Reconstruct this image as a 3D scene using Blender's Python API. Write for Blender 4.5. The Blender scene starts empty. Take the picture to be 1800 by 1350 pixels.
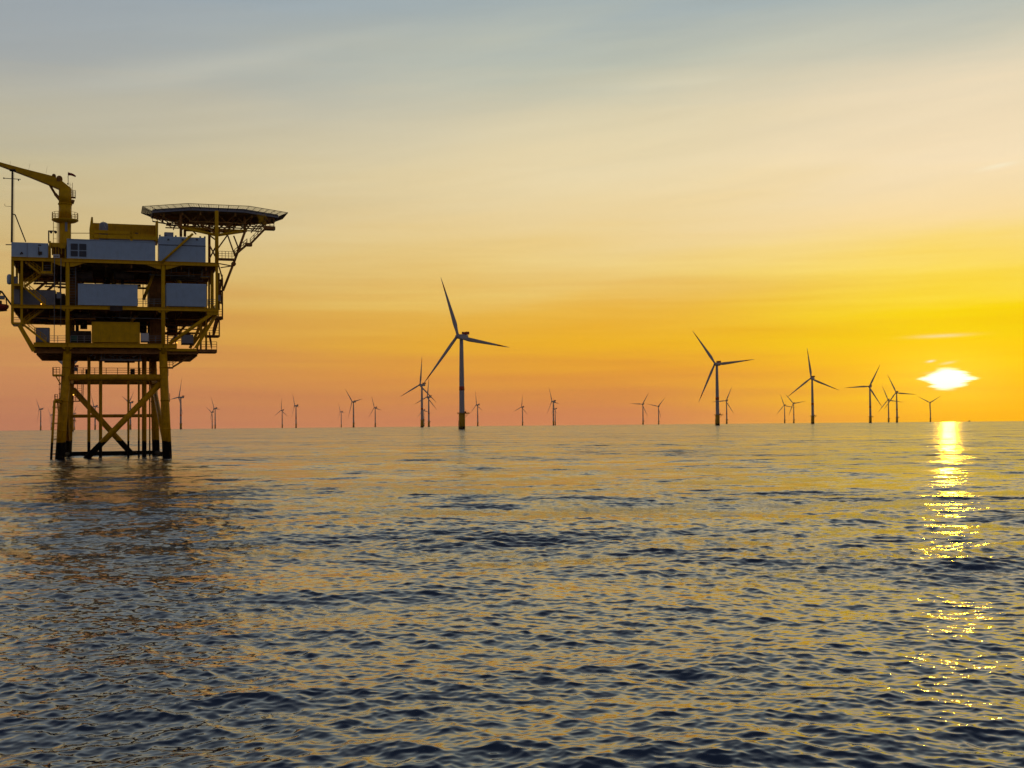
import bpy, bmesh, math, random
import numpy as np
from mathutils import Vector, Matrix

random.seed(7)
RNG = np.random.default_rng(5)
R = math.radians
scene = bpy.context.scene
COL = scene.collection

# ------------------------------------------------------------------ camera
CAM_H = 5.0                      # eye height on the ship's deck, metres above the sea
F, CX, CY = 2200.0, 900.0, 675.0  # lens in pixels of an 1800 x 1350 frame
PITCH, ROLL = R(1.84), R(-0.54)
cam_data = bpy.data.cameras.new("camera")
cam_data.sensor_width = 36.0
cam_data.lens = F / 1800.0 * 36.0
cam_data.clip_start = 0.5
cam_data.clip_end = 40000.0
cam = bpy.data.objects.new("camera", cam_data)
COL.objects.link(cam)
CAM_M = (Matrix.Translation((0, 0, CAM_H)) @ Matrix.Rotation(math.pi / 2 + PITCH, 4, 'X')
         @ Matrix.Rotation(ROLL, 4, 'Z'))
cam.matrix_world = CAM_M
scene.camera = cam
CAM_R = CAM_M.to_3x3()
EARTH = 6371000.0


def ray(x, y):
    return (CAM_R @ Vector(((x - CX) / F, -(y - CY) / F, -1.0))).normalized()


def az_el(x, y):
    d = ray(x, y)
    return math.atan2(d.x, d.y), math.asin(d.z)


def drop(r):                     # curvature of the sea
    return -r * r / (2 * EARTH)


SUN_AZ, SUN_EL = az_el(1666, 667)

# ------------------------------------------------------------------ render / exposure
scene.view_settings.view_transform = 'Standard'
scene.view_settings.look = 'None'
scene.view_settings.gamma = 1.0
scene.view_settings.exposure = 0.0
scene.view_settings.use_curve_mapping = False
scene.render.engine = 'CYCLES'
cy = scene.cycles
cy.max_bounces = 6
cy.diffuse_bounces = 4
cy.glossy_bounces = 3
cy.transmission_bounces = 2
cy.volume_bounces = 0
cy.sample_clamp_indirect = 6.0
cy.sample_clamp_direct = 0.0
cy.use_denoising = True
cy.caustics_reflective = False
cy.caustics_refractive = False
scene.render.filter_size = 1.3


# ------------------------------------------------------------------ node helpers
def lin(c):
    out = []
    for v in c:
        v = v / 255.0
        out.append(v / 12.92 if v <= 0.04045 else ((v + 0.055) / 1.055) ** 2.4)
    return out


class NT:
    def __init__(self, tree):
        self.t = tree
        tree.nodes.clear()

    def n(self, kind, **kw):
        nd = self.t.nodes.new(kind)
        for k, v in kw.items():
            setattr(nd, k, v)
        return nd

    def link(self, a, b):
        self.t.links.new(a, b)

    def put(self, sock, v):
        if isinstance(v, bpy.types.NodeSocket):
            self.t.links.new(v, sock)
        else:
            sock.default_value = v

    def m(self, op, a, b=None, c=None, clamp=False):
        nd = self.n('ShaderNodeMath', operation=op)
        nd.use_clamp = clamp
        self.put(nd.inputs[0], a)
        if b is not None:
            self.put(nd.inputs[1], b)
        if c is not None:
            self.put(nd.inputs[2], c)
        return nd.outputs[0]

    def sstep(self, x, lo, hi):
        nd = self.n('ShaderNodeMapRange', interpolation_type='SMOOTHSTEP')
        self.put(nd.inputs[0], x)
        nd.inputs[1].default_value = lo
        nd.inputs[2].default_value = hi
        return nd.outputs[0]

    def lerp(self, x, lo, hi, a=0.0, b=1.0):
        nd = self.n('ShaderNodeMapRange')
        self.put(nd.inputs[0], x)
        nd.inputs[1].default_value = lo
        nd.inputs[2].default_value = hi
        nd.inputs[3].default_value = a
        nd.inputs[4].default_value = b
        return nd.outputs[0]

    def mix(self, fac, a, b, mode='MIX'):
        nd = self.n('ShaderNodeMix', data_type='RGBA', blend_type=mode)
        nd.clamp_result = False
        self.put(nd.inputs[0], fac)
        for s, v in ((nd.inputs[6], a), (nd.inputs[7], b)):
            if isinstance(v, bpy.types.NodeSocket):
                self.t.links.new(v, s)
            else:
                s.default_value = (*v[:3], 1.0)
        return nd.outputs[2]

    def ramp(self, fac, stops, interp='LINEAR'):
        nd = self.n('ShaderNodeValToRGB')
        cr = nd.color_ramp
        cr.interpolation = interp
        el = cr.elements
        while len(el) > 1:
            el.remove(el[0])
        el[0].position = stops[0][0]
        el[0].color = (*stops[0][1], 1)
        for p, c in stops[1:]:
            e = el.new(p)
            e.color = (*c, 1)
        self.put(nd.inputs[0], fac)
        return nd.outputs[0]

    def noise(self, vec, scale, detail=2.0, rough=0.5, dist=0.0, dim='3D'):
        nd = self.n('ShaderNodeTexNoise', noise_dimensions=dim)
        if vec is not None:
            self.link(vec, nd.inputs['Vector'])
        nd.inputs['Scale'].default_value = scale
        nd.inputs['Detail'].default_value = detail
        nd.inputs['Roughness'].default_value = rough
        nd.inputs['Distortion'].default_value = dist
        return nd

    def xyz(self, x, y, z):
        nd = self.n('ShaderNodeCombineXYZ')
        for s, v in zip(nd.inputs, (x, y, z)):
            self.put(s, v)
        return nd.outputs[0]


# ------------------------------------------------------------------ sky
world = bpy.data.worlds.new("World")
scene.world = world
world.use_nodes = True
W = NT(world.node_tree)
geo = W.n('ShaderNodeTexCoord').outputs['Generated']
sep = W.n('ShaderNodeSeparateXYZ')
W.link(geo, sep.inputs[0])
DEG = 180.0 / math.pi
el = W.m('MULTIPLY', W.m('ARCSINE', sep.outputs[2]), DEG)            # degrees above the horizon
az = W.m('MULTIPLY', W.m('ARCTAN2', sep.outputs[0], sep.outputs[1]), DEG)  # degrees, 0 = ahead, + = right
# thin high cloud: long streaks, tilted a little, that shift the colour bands up and down
tilt = R(7)
sx = W.m('ADD', W.m('MULTIPLY', az, math.cos(tilt)), W.m('MULTIPLY', el, math.sin(tilt)))
sy = W.m('SUBTRACT', W.m('MULTIPLY', el, math.cos(tilt)), W.m('MULTIPLY', az, math.sin(tilt)))
n_big = W.noise(W.xyz(W.m('MULTIPLY', sx, 0.045), W.m('MULTIPLY', sy, 0.30), 3.1), 1.0, 4.0, 0.5, 0.4).outputs[0]
n_mid = W.noise(W.xyz(W.m('MULTIPLY', sx, 0.10), W.m('MULTIPLY', sy, 1.0), 8.7), 1.0, 5.0, 0.55, 0.5).outputs[0]
n_flat = W.noise(W.xyz(W.m('MULTIPLY', az, 0.06), W.m('MULTIPLY', el, 1.3), 1.7), 1.0, 4.0, 0.55, 0.2).outputs[0]
amp = W.sstep(el, 0.5, 9.0)
shift = W.m('MULTIPLY', W.m('SUBTRACT', n_big, 0.5), W.m('MULTIPLY_ADD', amp, 2.4, 0.6))
shift = W.m('ADD', shift, W.m('MULTIPLY', W.m('SUBTRACT', n_flat, 0.5), 1.5))
elw = W.m('ADD', el, shift)
RANGE = 40.0
t_el = W.m('DIVIDE', W.m('MAXIMUM', elw, 0.0), RANGE)
YS = [745, 700, 650, 600, 550, 500, 450, 400, 300, 200, 100, 0]


def stops(cols, tail):
    out = []
    for y, c in zip(YS, cols):
        e = math.degrees(math.atan((745.7 - y) / F))
        out.append((max(0.0, e / RANGE), lin(c)))
    for e, c in tail:
        out.append((e / RANGE, lin(c)))
    return out


COL_L = [(202, 130, 100), (208, 136, 96), (211, 144, 92), (211, 152, 88), (214, 164, 92), (214, 175, 108), (212, 182, 122),
         (210, 187, 136), (200, 188, 153), (184, 181, 165), (165, 170, 170), (154, 166, 176)]
COL_C = [(226, 142, 94), (229, 146, 76), (236, 158, 56), (244, 182, 38), (242, 189, 70), (240, 201, 112), (242, 211, 138),
         (241, 215, 158), (237, 219, 176), (222, 211, 178), (190, 194, 179), (167, 179, 180)]
COL_R = [(280, 200, 0), (275, 205, 0), (268, 208, 0), (255, 212, 0), (255, 217, 4), (255, 221, 80), (255, 224, 132),
         (254, 225, 165), (249, 227, 187), (238, 221, 188), (205, 203, 184), (172, 184, 183)]
TAIL = [(24, (134, 143, 150)), (32, (96, 106, 122)), (40, (58, 69, 92))]
c_l = W.ramp(t_el, stops(COL_L, TAIL))
c_c = W.ramp(t_el, stops(COL_C, TAIL))
c_r = W.ramp(t_el, stops(COL_R, TAIL))
BACK = [(0.0, lin((136, 121, 126))), (0.12, lin((150, 136, 134))), (0.35, lin((130, 127, 135))), (1.0, lin((92, 98, 114)))]
c_b = W.ramp(t_el, BACK)
azd = W.m('MULTIPLY_ADD', W.m('SUBTRACT', n_flat, 0.5), 5.0, az)
f_lc = W.sstep(azd, -24.0, 6.0)
f_cr = W.sstep(azd, 4.0, 21.0)
sky = W.mix(f_cr, W.mix(f_lc, c_l, c_c), c_r)
# away from the glow the right side goes back to the duller colours, then to the dusk behind
f_right = W.sstep(az, 24.0, 60.0)
sky = W.mix(f_right, sky, c_l)
f_back = W.sstep(W.m('ABSOLUTE', az), 48.0, 120.0)
sky = W.mix(f_back, sky, c_b)
# toward the zenith
sky = W.mix(W.sstep(el, 38.0, 80.0), sky, lin((44, 56, 84)))


def gauss(cx, cy_, a, b, tiltdeg=0.0, azs=None, els=None):
    azs = az if azs is None else azs
    els = el if els is None else els
    dx = W.m('SUBTRACT', azs, cx)
    dy = W.m('SUBTRACT', els, cy_)
    if tiltdeg:
        ca, sa = math.cos(R(tiltdeg)), math.sin(R(tiltdeg))
        dx, dy = (W.m('ADD', W.m('MULTIPLY', dx, ca), W.m('MULTIPLY', dy, sa)),
                  W.m('SUBTRACT', W.m('MULTIPLY', dy, ca), W.m('MULTIPLY', dx, sa)))
    q = W.m('ADD', W.m('POWER', W.m('ABSOLUTE', W.m('DIVIDE', dx, a)), 2.0),
            W.m('POWER', W.m('ABSOLUTE', W.m('DIVIDE', dy, b)), 2.0))
    return W.m('EXPONENT', W.m('MULTIPLY', q, -1.0))


# streaks of brighter and duller cloud
streak = W.m('MULTIPLY', W.m('SUBTRACT', n_mid, 0.5), W.m('MULTIPLY', W.sstep(el, 5.0, 12.0), 0.13))
sky = W.mix(1.0, sky, W.xyz(*([W.m('ADD', streak, 1.0)] * 3)), 'MULTIPLY')
low = W.m('MULTIPLY', W.m('SUBTRACT', n_flat, 0.5), W.m('MULTIPLY', W.m('SUBTRACT', 1.0, W.sstep(el, 5.0, 10.0)), 0.30))
sky = W.mix(1.0, sky, W.xyz(W.m('MULTIPLY_ADD', low, 0.4, 1.0), W.m('ADD', low, 1.0), W.m('MULTIPLY_ADD', low, 0.6, 1.0)), 'MULTIPLY')
s_az, s_el = math.degrees(SUN_AZ), math.degrees(SUN_EL)
# glow round the sun
g1 = gauss(s_az, s_el + 0.5, 5.5, 2.6)
sky = W.mix(1.0, sky, W.mix(g1, (0, 0, 0), (0.03, 0.05, 0.0)), 'ADD')
# wisps lit by the sun (position, half length, half height in degrees, slope, strength)
for (px, py, a, b, tl, s) in ((1655, 590, 1.05, 0.07, 1.5, 0.40), (1757, 291, 0.75, 0.10, 8, 0.45), (1636, 635, 0.16, 0.045, 8, 0.8),
                              (1666, 638, 0.28, 0.05, 9, 0.4), (1640, 655, 0.3, 0.05, 4, .3),
                              (40, 330, 0.9, 0.10, 3, 0.06), (330, 120, 5.0, 0.6, 10, 0.08), (480, 95, 4.5, 0.35, 12, 0.05), (1190, 145, 2.6, 0.18, 3, 0.10)):
    a_, e_ = az_el(px, py)
    wob = W.m('MULTIPLY_ADD', W.m('SUBTRACT', n_mid, 0.5), b * 2.0, el)
    g = W.m('MULTIPLY', gauss(math.degrees(a_), math.degrees(e_), a, b, tl, els=wob), s)
    sky = W.mix(g, sky, (1.0, 0.93, 0.70))
# the overexposed sun, cut ragged by cloud
n_cut = W.noise(W.xyz(W.m('MULTIPLY', az, 0.5), W.m('MULTIPLY', el, 9.0), 0.3), 1.0, 3.0, 0.6).outputs[0]
ragged = W.m('MULTIPLY_ADD', W.m('SUBTRACT', n_cut, 0.5), 1.1, az)
q1 = gauss(s_az, s_el + 0.02, 0.90, 0.52, azs=ragged)
q2 = gauss(s_az, s_el + 0.03, 1.25, 0.18, azs=ragged)
q = W.m('MAXIMUM', q1, q2)
disc = W.m('MULTIPLY', W.sstep(q, 0.30, 0.66), W.sstep(el, s_el - 0.56, s_el - 0.44))
halo = W.m('MULTIPLY', W.m('MAXIMUM', q, W.m('MULTIPLY', gauss(s_az, s_el, 2.6, 1.3), 0.8)), 0.35)
sky = W.mix(1.0, sky, W.mix(halo, (0, 0, 0), (0.3, 0.32, 0.10)), 'ADD')
sky = W.mix(1.0, sky, W.mix(disc, (0, 0, 0), (1.3, 1.25, 1.2)), 'ADD')
# the clear-sky part of the light, seen through the veil
nish = W.n('ShaderNodeTexSky', sky_type='NISHITA')
nish.sun_disc = False
nish.sun_elevation = SUN_EL
nish.sun_rotation = SUN_AZ
nish.altitude = 5.0
nish.air_density = 1.0
nish.dust_density = 2.0
bg1 = W.n('ShaderNodeBackground')
W.link(nish.outputs[0], bg1.inputs[0])
bg1.inputs[1].default_value = 0.05
bg2 = W.n('ShaderNodeBackground')
W.link(sky, bg2.inputs[0])
bg2.inputs[1].default_value = 1.0
VEIL = 0.97
mx = W.n('ShaderNodeMixShader')
mx.inputs[0].default_value = VEIL
W.link(bg1.outputs[0], mx.inputs[1])
W.link(bg2.outputs[0], mx.inputs[2])
wo = W.n('ShaderNodeOutputWorld')
W.link(mx.outputs[0], wo.inputs[0])

# ------------------------------------------------------------------ sun lamp
sun_data = bpy.data.lights.new("sun", 'SUN')
sun_data.energy = 0.11
sun_data.angle = R(0.55)
sun_data.color = (1.0, 0.52, 0.015)
sun = bpy.data.objects.new("sun", sun_data)
COL.objects.link(sun)
sun.rotation_euler = (Vector((math.sin(SUN_AZ) * math.cos(SUN_EL), math.cos(SUN_AZ) * math.cos(SUN_EL), math.sin(SUN_EL)))
                      ).to_track_quat('Z', 'Y').to_euler()

# ------------------------------------------------------------------ tagging
def tag(o, label=None, cat=None, group=None, kind=None):
    if label:
        o["label"] = label
    if cat:
        o["category"] = cat
    if group:
        o["group"] = group
    if kind:
        o["kind"] = kind
    return o


# ------------------------------------------------------------------ the sea
def build_sea():
    mid = np.arange(-33.0, 33.0001, 0.05)
    step, a, side = 0.07, 33.0, []
    while True:
        a += step
        step = min(step * 1.12, 4.0)
        if a >= 180.0 - 1.0:
            break
        side.append(a)
    side = np.array(side)
    th = np.radians(np.concatenate([-side[::-1], mid, side, [180.0]]))
    px = 1.0 / 1251.0
    near = np.geomspace(1.5, 15.5, 60)
    dep = np.arange(math.atan(CAM_H / 15.6), 0.0016, -0.32 * px)
    mid_r = CAM_H / np.tan(dep)
    far = np.geomspace(mid_r[-1] * 1.06, 8300.0, 22)
    r = np.concatenate([near, mid_r, far])
    nr, nt = len(r), len(th)
    dr = np.gradient(r)
    dth = np.gradient(th)
    dth[-1] = dth[0] = dth[1]
    X = (r[:, None] * np.sin(th)[None, :]).astype(np.float32)
    Y = (r[:, None] * np.cos(th)[None, :]).astype(np.float32)
    Z = np.zeros_like(X)
    DX = np.zeros_like(X)
    DY = np.zeros_like(X)
    lost = np.zeros_like(X)
    # wave trains: wavelength, heading, slope; short ones spread wider
    waves = []
    N = 270
    lams = np.exp(np.linspace(math.log(0.14), math.log(30.0), N))
    for i, lam in enumerate(lams):
        lam *= RNG.uniform(0.95, 1.05)
        spread = 26 + 30 * math.exp(-lam / 1.5)
        mean = -12.0 if RNG.random() < 0.72 else 38.0
        ang = R(mean + RNG.normal(0, spread))
        octv = math.log(30.0 / 0.14) / math.log(2) / N
        e = (0.0048 * math.exp(-((math.log(lam / 0.52)) / 0.95) ** 2)
             + 0.00040 * math.exp(-((math.log(lam / 4.2)) / 0.75) ** 2) + 0.00006 * math.exp(-((math.log(lam / 14.0)) / 0.5) ** 2)
             + (0.0017 if lam < 1.0 else 0.0004))
        if lam > 16:
            e *= (16 / lam) ** 1.5
        s = math.sqrt(2 * e * octv)
        waves.append((lam, ang, s, RNG.uniform(0, 2 * math.pi)))
    st, ct = np.sin(th).astype(np.float32), np.cos(th).astype(np.float32)
    for lam, ang, s, ph in waves:
        k = 2 * math.pi / lam
        kx, ky = k * math.sin(ang), k * math.cos(ang)
        kr = np.abs(kx * st + ky * ct)              # along the ray
        kt = np.abs(kx * ct - ky * st)              # across it
        ph_r = kr[None, :] * dr[:, None].astype(np.float32)
        ph_t = kt[None, :] * (r[:, None] * dth[None, :]).astype(np.float32)
        q = np.maximum(ph_r, ph_t)
        fac = np.clip((2.8 - q) / 1.2, 0, 1)
        fac = fac * fac * (3 - 2 * fac)
        lost += (0.5 * s * s * (1 - fac * fac)).astype(np.float32)
        rows = np.where(fac.max(axis=1) > 0.001)[0]
        if len(rows) == 0:
            continue
        hi = rows[-1] + 1
        p = kx * X[:hi] + ky * Y[:hi] + ph
        c, sn = np.cos(p), np.sin(p)
        f = fac[:hi].astype(np.float32) * (s / k)
        Z[:hi] += f * c
        g = 1.1
        DX[:hi] -= g * f * sn * (kx / k)
        DY[:hi] -= g * f * sn * (ky / k)
    # gusts: patches of rougher and smoother water
    ramp_in = np.clip((r - 1.5) / 8.0, 0.2, 1.0)[:, None]
    gust = np.ones_like(X)
    for lam, ang, amp in ((140, 0.25, 0.16), (75, -0.1, 0.12), (38, 0.35, 0.12), (230, 0.05, 0.14), (21, -0.3, 0.08)):
        kx, ky = 2 * math.pi / (lam * 2.2) * math.cos(ang), 2 * math.pi / lam * math.cos(ang)
        gust += amp * np.sin(kx * X + ky * Y + RNG.uniform(0, 6.28) + 0.9 * np.sin(X / (lam * 0.8) + 1.3 * amp * 40))
    gust = np.clip(1.0 + 0.5 * (gust - 1.0), 0.7, 1.3) * ramp_in
    Z *= gust
    DX *= gust
    DY *= gust
    X2, Y2 = X + DX, Y + DY
    Z2 = Z + drop(np.broadcast_to(r[:, None], X.shape)).astype(np.float32)
    # centre point closes the fan under the viewer
    co = np.stack([X2, Y2, Z2], axis=-1).reshape(-1, 3)
    co = np.vstack([co, [[0, 0, 0]]]).astype(np.float32)
    lost_v = np.append((np.sqrt(lost) * gust).reshape(-1), 0).astype(np.float32)
    i = np.arange(nr - 1)[:, None] * nt
    j = np.arange(nt)[None, :]
    j1 = (j + 1) % nt
    quads = np.stack([i + j, i + nt + j, i + nt + j1, i + j1], axis=-1)[..., ::-1].reshape(-1, 4)
    c = len(co) - 1
    jj = np.arange(nt)
    tris = np.stack([np.full(nt, c), (jj + 1) % nt, jj], axis=-1)[:, ::-1]
    me = bpy.data.meshes.new("sea")
    nq, ntr = len(quads), len(tris)
    me.vertices.add(len(co))
    me.vertices.foreach_set("co", co.ravel())
    loops = np.concatenate([quads.ravel(), tris.ravel()]).astype(np.int32)
    me.loops.add(len(loops))
    me.loops.foreach_set("vertex_index", loops)
    me.polygons.add(nq + ntr)
    starts = np.concatenate([np.arange(nq) * 4, nq * 4 + np.arange(ntr) * 3]).astype(np.int32)
    me.polygons.foreach_set("loop_start", starts)
    me.polygons.foreach_set("use_smooth", np.ones(nq + ntr, dtype=bool))
    me.update(calc_edges=True)
    at = me.attributes.new("chop", 'FLOAT', 'POINT')
    at.data.foreach_set("value", lost_v)
    o = bpy.data.objects.new("sea", me)
    COL.objects.link(o)
    tag(o, kind="structure")
    mat = bpy.data.materials.new("sea_water")
    mat.use_nodes = True
    T = NT(mat.node_tree)
    g = T.n('ShaderNodeNewGeometry')
    pos = g.outputs['Position']
    mp = T.n('ShaderNodeMapping')
    mp.inputs['Scale'].default_value = (0.55, 1.0, 1.0)
    mp.inputs['Rotation'].default_value = (0, 0, R(10))
    T.link(pos, mp.inputs[0])
    # ripples too small for the mesh: they tilt the normal
    chop = T.n('ShaderNodeAttribute', attribute_name="chop").outputs['Fac']
    mg = T.n('ShaderNodeMapping')
    mg.inputs['Scale'].default_value = (0.35, 1.0, 1.0)
    T.link(pos, mg.inputs[0])
    patch = T.noise(mg.outputs[0], 0.035, 5.0, 0.62).outputs[0]
    chop = T.m('MULTIPLY', chop, T.lerp(patch, 0.3, 0.7, 0.35, 1.65))
    na = T.noise(mp.outputs[0], 0.16, 5.0, 0.9)
    nb = T.noise(mp.outputs[0], 5.5, 2.0, 0.6)

    def slopes(nz, amount):
        s1 = T.n('ShaderNodeVectorMath', operation='SUBTRACT')
        T.link(nz.outputs['Color'], s1.inputs[0])
        s1.inputs[1].default_value = (0.5, 0.5, 0.5)
        s2 = T.n('ShaderNodeVectorMath', operation='SCALE')
        T.link(s1.outputs[0], s2.inputs[0])
        T.put(s2.inputs[3], amount)
        s3 = T.n('ShaderNodeVectorMath', operation='MULTIPLY')
        T.link(s2.outputs[0], s3.inputs[0])
        s3.inputs[1].default_value = (0.8, 1.0, 0.0)
        return s3.outputs[0]
    va = slopes(na, T.m('MULTIPLY', chop, SEA_CHOP))
    vb = slopes(nb, T.m('MULTIPLY_ADD', chop, 0.6, SEA_FINE))
    s4 = T.n('ShaderNodeVectorMath', operation='ADD')
    T.link(va, s4.inputs[0])
    T.link(vb, s4.inputs[1])
    s5 = T.n('ShaderNodeVectorMath', operation='ADD')
    T.link(s4.outputs[0], s5.inputs[0])
    T.link(g.outputs['Normal'], s5.inputs[1])
    s6 = T.n('ShaderNodeVectorMath', operation='NORMALIZE')
    T.link(s5.outputs[0], s6.inputs[0])
    b = T.n('ShaderNodeBsdfPrincipled')
    b.inputs['Base Color'].default_value = (0.004, 0.012, 0.026, 1)
    b.inputs['IOR'].default_value = 1.9
    T.link(T.m('POWER', T.m('MULTIPLY_ADD', chop, 0.20, 0.001), 0.5), b.inputs['Roughness'])
    T.link(s6.outputs[0], b.inputs['Normal'])
    out = T.n('ShaderNodeOutputMaterial')
    T.link(b.outputs[0], out.inputs[0])
    me.materials.append(mat)
    return o


SEA_CHOP, SEA_FINE = 15.0, 0.20
build_sea()

# ------------------------------------------------------------------ haze
HAZE = 3.0e-5


def build_haze():
    me = bpy.data.meshes.new("haze")
    bm = bmesh.new()
    bmesh.ops.create_cube(bm, size=1.0)
    bm.to_mesh(me)
    bm.free()
    o = bpy.data.objects.new("haze", me)
    COL.objects.link(o)
    lo, hi = drop(12300.0) - 6.0, 205.0
    o.scale = (17200, 17200, hi - lo)
    o.location = (0, 0, (lo + hi) / 2)
    tag(o, kind="stuff")
    mat = bpy.data.materials.new("sea_haze")
    mat.use_nodes = True
    T = NT(mat.node_tree)
    v = T.n('ShaderNodeVolumePrincipled')
    v.inputs['Color'].default_value = (0.95, 0.80, 0.50, 1)
    v.inputs['Density'].default_value = HAZE
    v.inputs['Anisotropy'].default_value = 0.6
    out = T.n('ShaderNodeOutputMaterial')
    T.link(v.outputs[0], out.inputs['Volume'])
    me.materials.append(mat)


if HAZE > 0:
    build_haze()

# ------------------------------------------------------------------ materials
MATS = {}


def paint(name, col, rough=0.45, var=0.12, dirt=(0.10, 0.06, 0.03), dirt_amt=0.25, scale=1.2, metal=0.0, tidal=None, streak=True):
    """painted steel with blotches, run-down dirt and (tidal) a dark band of growth near the water"""
    mat = bpy.data.materials.new(name)
    mat.use_nodes = True
    T = NT(mat.node_tree)
    tc = T.n('ShaderNodeTexCoord').outputs['Object']
    g = T.n('ShaderNodeNewGeometry')
    n1 = T.noise(tc, scale, 5.0, 0.6).outputs[0]
    f = T.lerp(n1, 0.3, 0.7, 1.0 - var, 1.0 + var)
    c = T.mix(1.0, col, T.xyz(f, f, f), 'MULTIPLY')
    mp = T.n('ShaderNodeMapping')
    mp.inputs['Scale'].default_value = (3.0, 3.0, 0.35) if streak else (1, 1, 1)
    T.link(tc, mp.inputs[0])
    n2 = T.noise(mp.outputs[0], 1.1, 6.0, 0.65).outputs[0]
    c = T.mix(T.m('MULTIPLY', T.sstep(n2, 0.50, 0.78), dirt_amt), c, dirt)
    if tidal is not None:
        sp = T.n('ShaderNodeSeparateXYZ')
        T.link(g.outputs['Position'], sp.inputs[0])
        n3 = T.noise(g.outputs['Position'], 0.9, 4.0, 0.6).outputs[0]
        zz = T.m('ADD', sp.outputs[2], T.m('MULTIPLY', T.m('SUBTRACT', n3, 0.5), 0.9))
        c = T.mix(T.sstep(zz, tidal - 0.12, tidal + 0.12), (0.008, 0.008, 0.009), c)
    b = T.n('ShaderNodeBsdfPrincipled')
    T.link(c, b.inputs['Base Color'])
    rr = T.lerp(n1, 0.2, 0.8, rough - 0.1, rough + 0.15)
    if tidal is not None:
        rr = T.m('MAXIMUM', rr, T.m('SUBTRACT', 0.9, T.m('MULTIPLY', T.sstep(zz, tidal - 0.12, tidal + 0.12), 0.9)))
    T.put(b.inputs['Roughness'], rr)
    b.inputs['Metallic'].default_value = metal
    b.inputs['Specular IOR Level'].default_value = 0.10
    out = T.n('ShaderNodeOutputMaterial')
    T.link(b.outputs[0], out.inputs[0])
    MATS[name] = mat
    return mat


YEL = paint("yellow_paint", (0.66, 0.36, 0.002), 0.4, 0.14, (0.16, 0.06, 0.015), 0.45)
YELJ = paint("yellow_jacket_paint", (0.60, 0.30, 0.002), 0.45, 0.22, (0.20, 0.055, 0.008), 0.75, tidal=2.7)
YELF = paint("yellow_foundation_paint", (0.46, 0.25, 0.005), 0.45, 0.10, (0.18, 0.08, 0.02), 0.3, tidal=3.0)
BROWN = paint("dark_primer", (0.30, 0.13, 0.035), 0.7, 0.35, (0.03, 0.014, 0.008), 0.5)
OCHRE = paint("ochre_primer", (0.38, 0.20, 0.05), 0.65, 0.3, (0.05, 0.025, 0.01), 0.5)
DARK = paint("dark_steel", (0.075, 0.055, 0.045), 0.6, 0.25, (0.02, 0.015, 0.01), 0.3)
GALV = paint("galvanised_steel", (0.26, 0.25, 0.24), 0.5, 0.12, (0.10, 0.07, 0.05), 0.3)
BOXW = paint("blue_grey_paint", (0.39, 0.52, 0.66), 0.45, 0.07, (0.22, 0.20, 0.20), 0.20)
BOXG = paint("grey_paint", (0.28, 0.30, 0.35), 0.5, 0.08, (0.14, 0.12, 0.11), 0.3)
LOUV = paint("louvre_paint", (0.10, 0.115, 0.15), 0.5, 0.08)
GREEN = paint("green_paint", (0.02, 0.12, 0.07), 0.5, 0.1)
WHITE = paint("white_paint", (0.62, 0.60, 0.58), 0.45, 0.05, (0.3, 0.25, 0.2), 0.15)
TOWER = paint("tower_paint", (0.34, 0.32, 0.36), 0.4, 0.03, (0.25, 0.22, 0.22), 0.12, scale=0.15)
BLADE = paint("blade_paint", (0.36, 0.345, 0.375), 0.4, 0.02, (0.25, 0.22, 0.22), 0.08, scale=0.15)
RED = paint("red_paint", (0.46, 0.035, 0.03), 0.45, 0.06)
REDBOAT = paint("boat_red", (0.30, 0.035, 0.03), 0.4, 0.08)


def lamp_mat():
    mat = bpy.data.materials.new("lamp_glow")
    mat.use_nodes = True
    T = NT(mat.node_tree)
    e = T.n('ShaderNodeEmission')
    e.inputs[0].default_value = (1.0, 0.42, 0.05, 1)
    e.inputs[1].default_value = 3.0
    out = T.n('ShaderNodeOutputMaterial')
    T.link(e.outputs[0], out.inputs[0])
    return mat


LAMP = lamp_mat()


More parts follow.
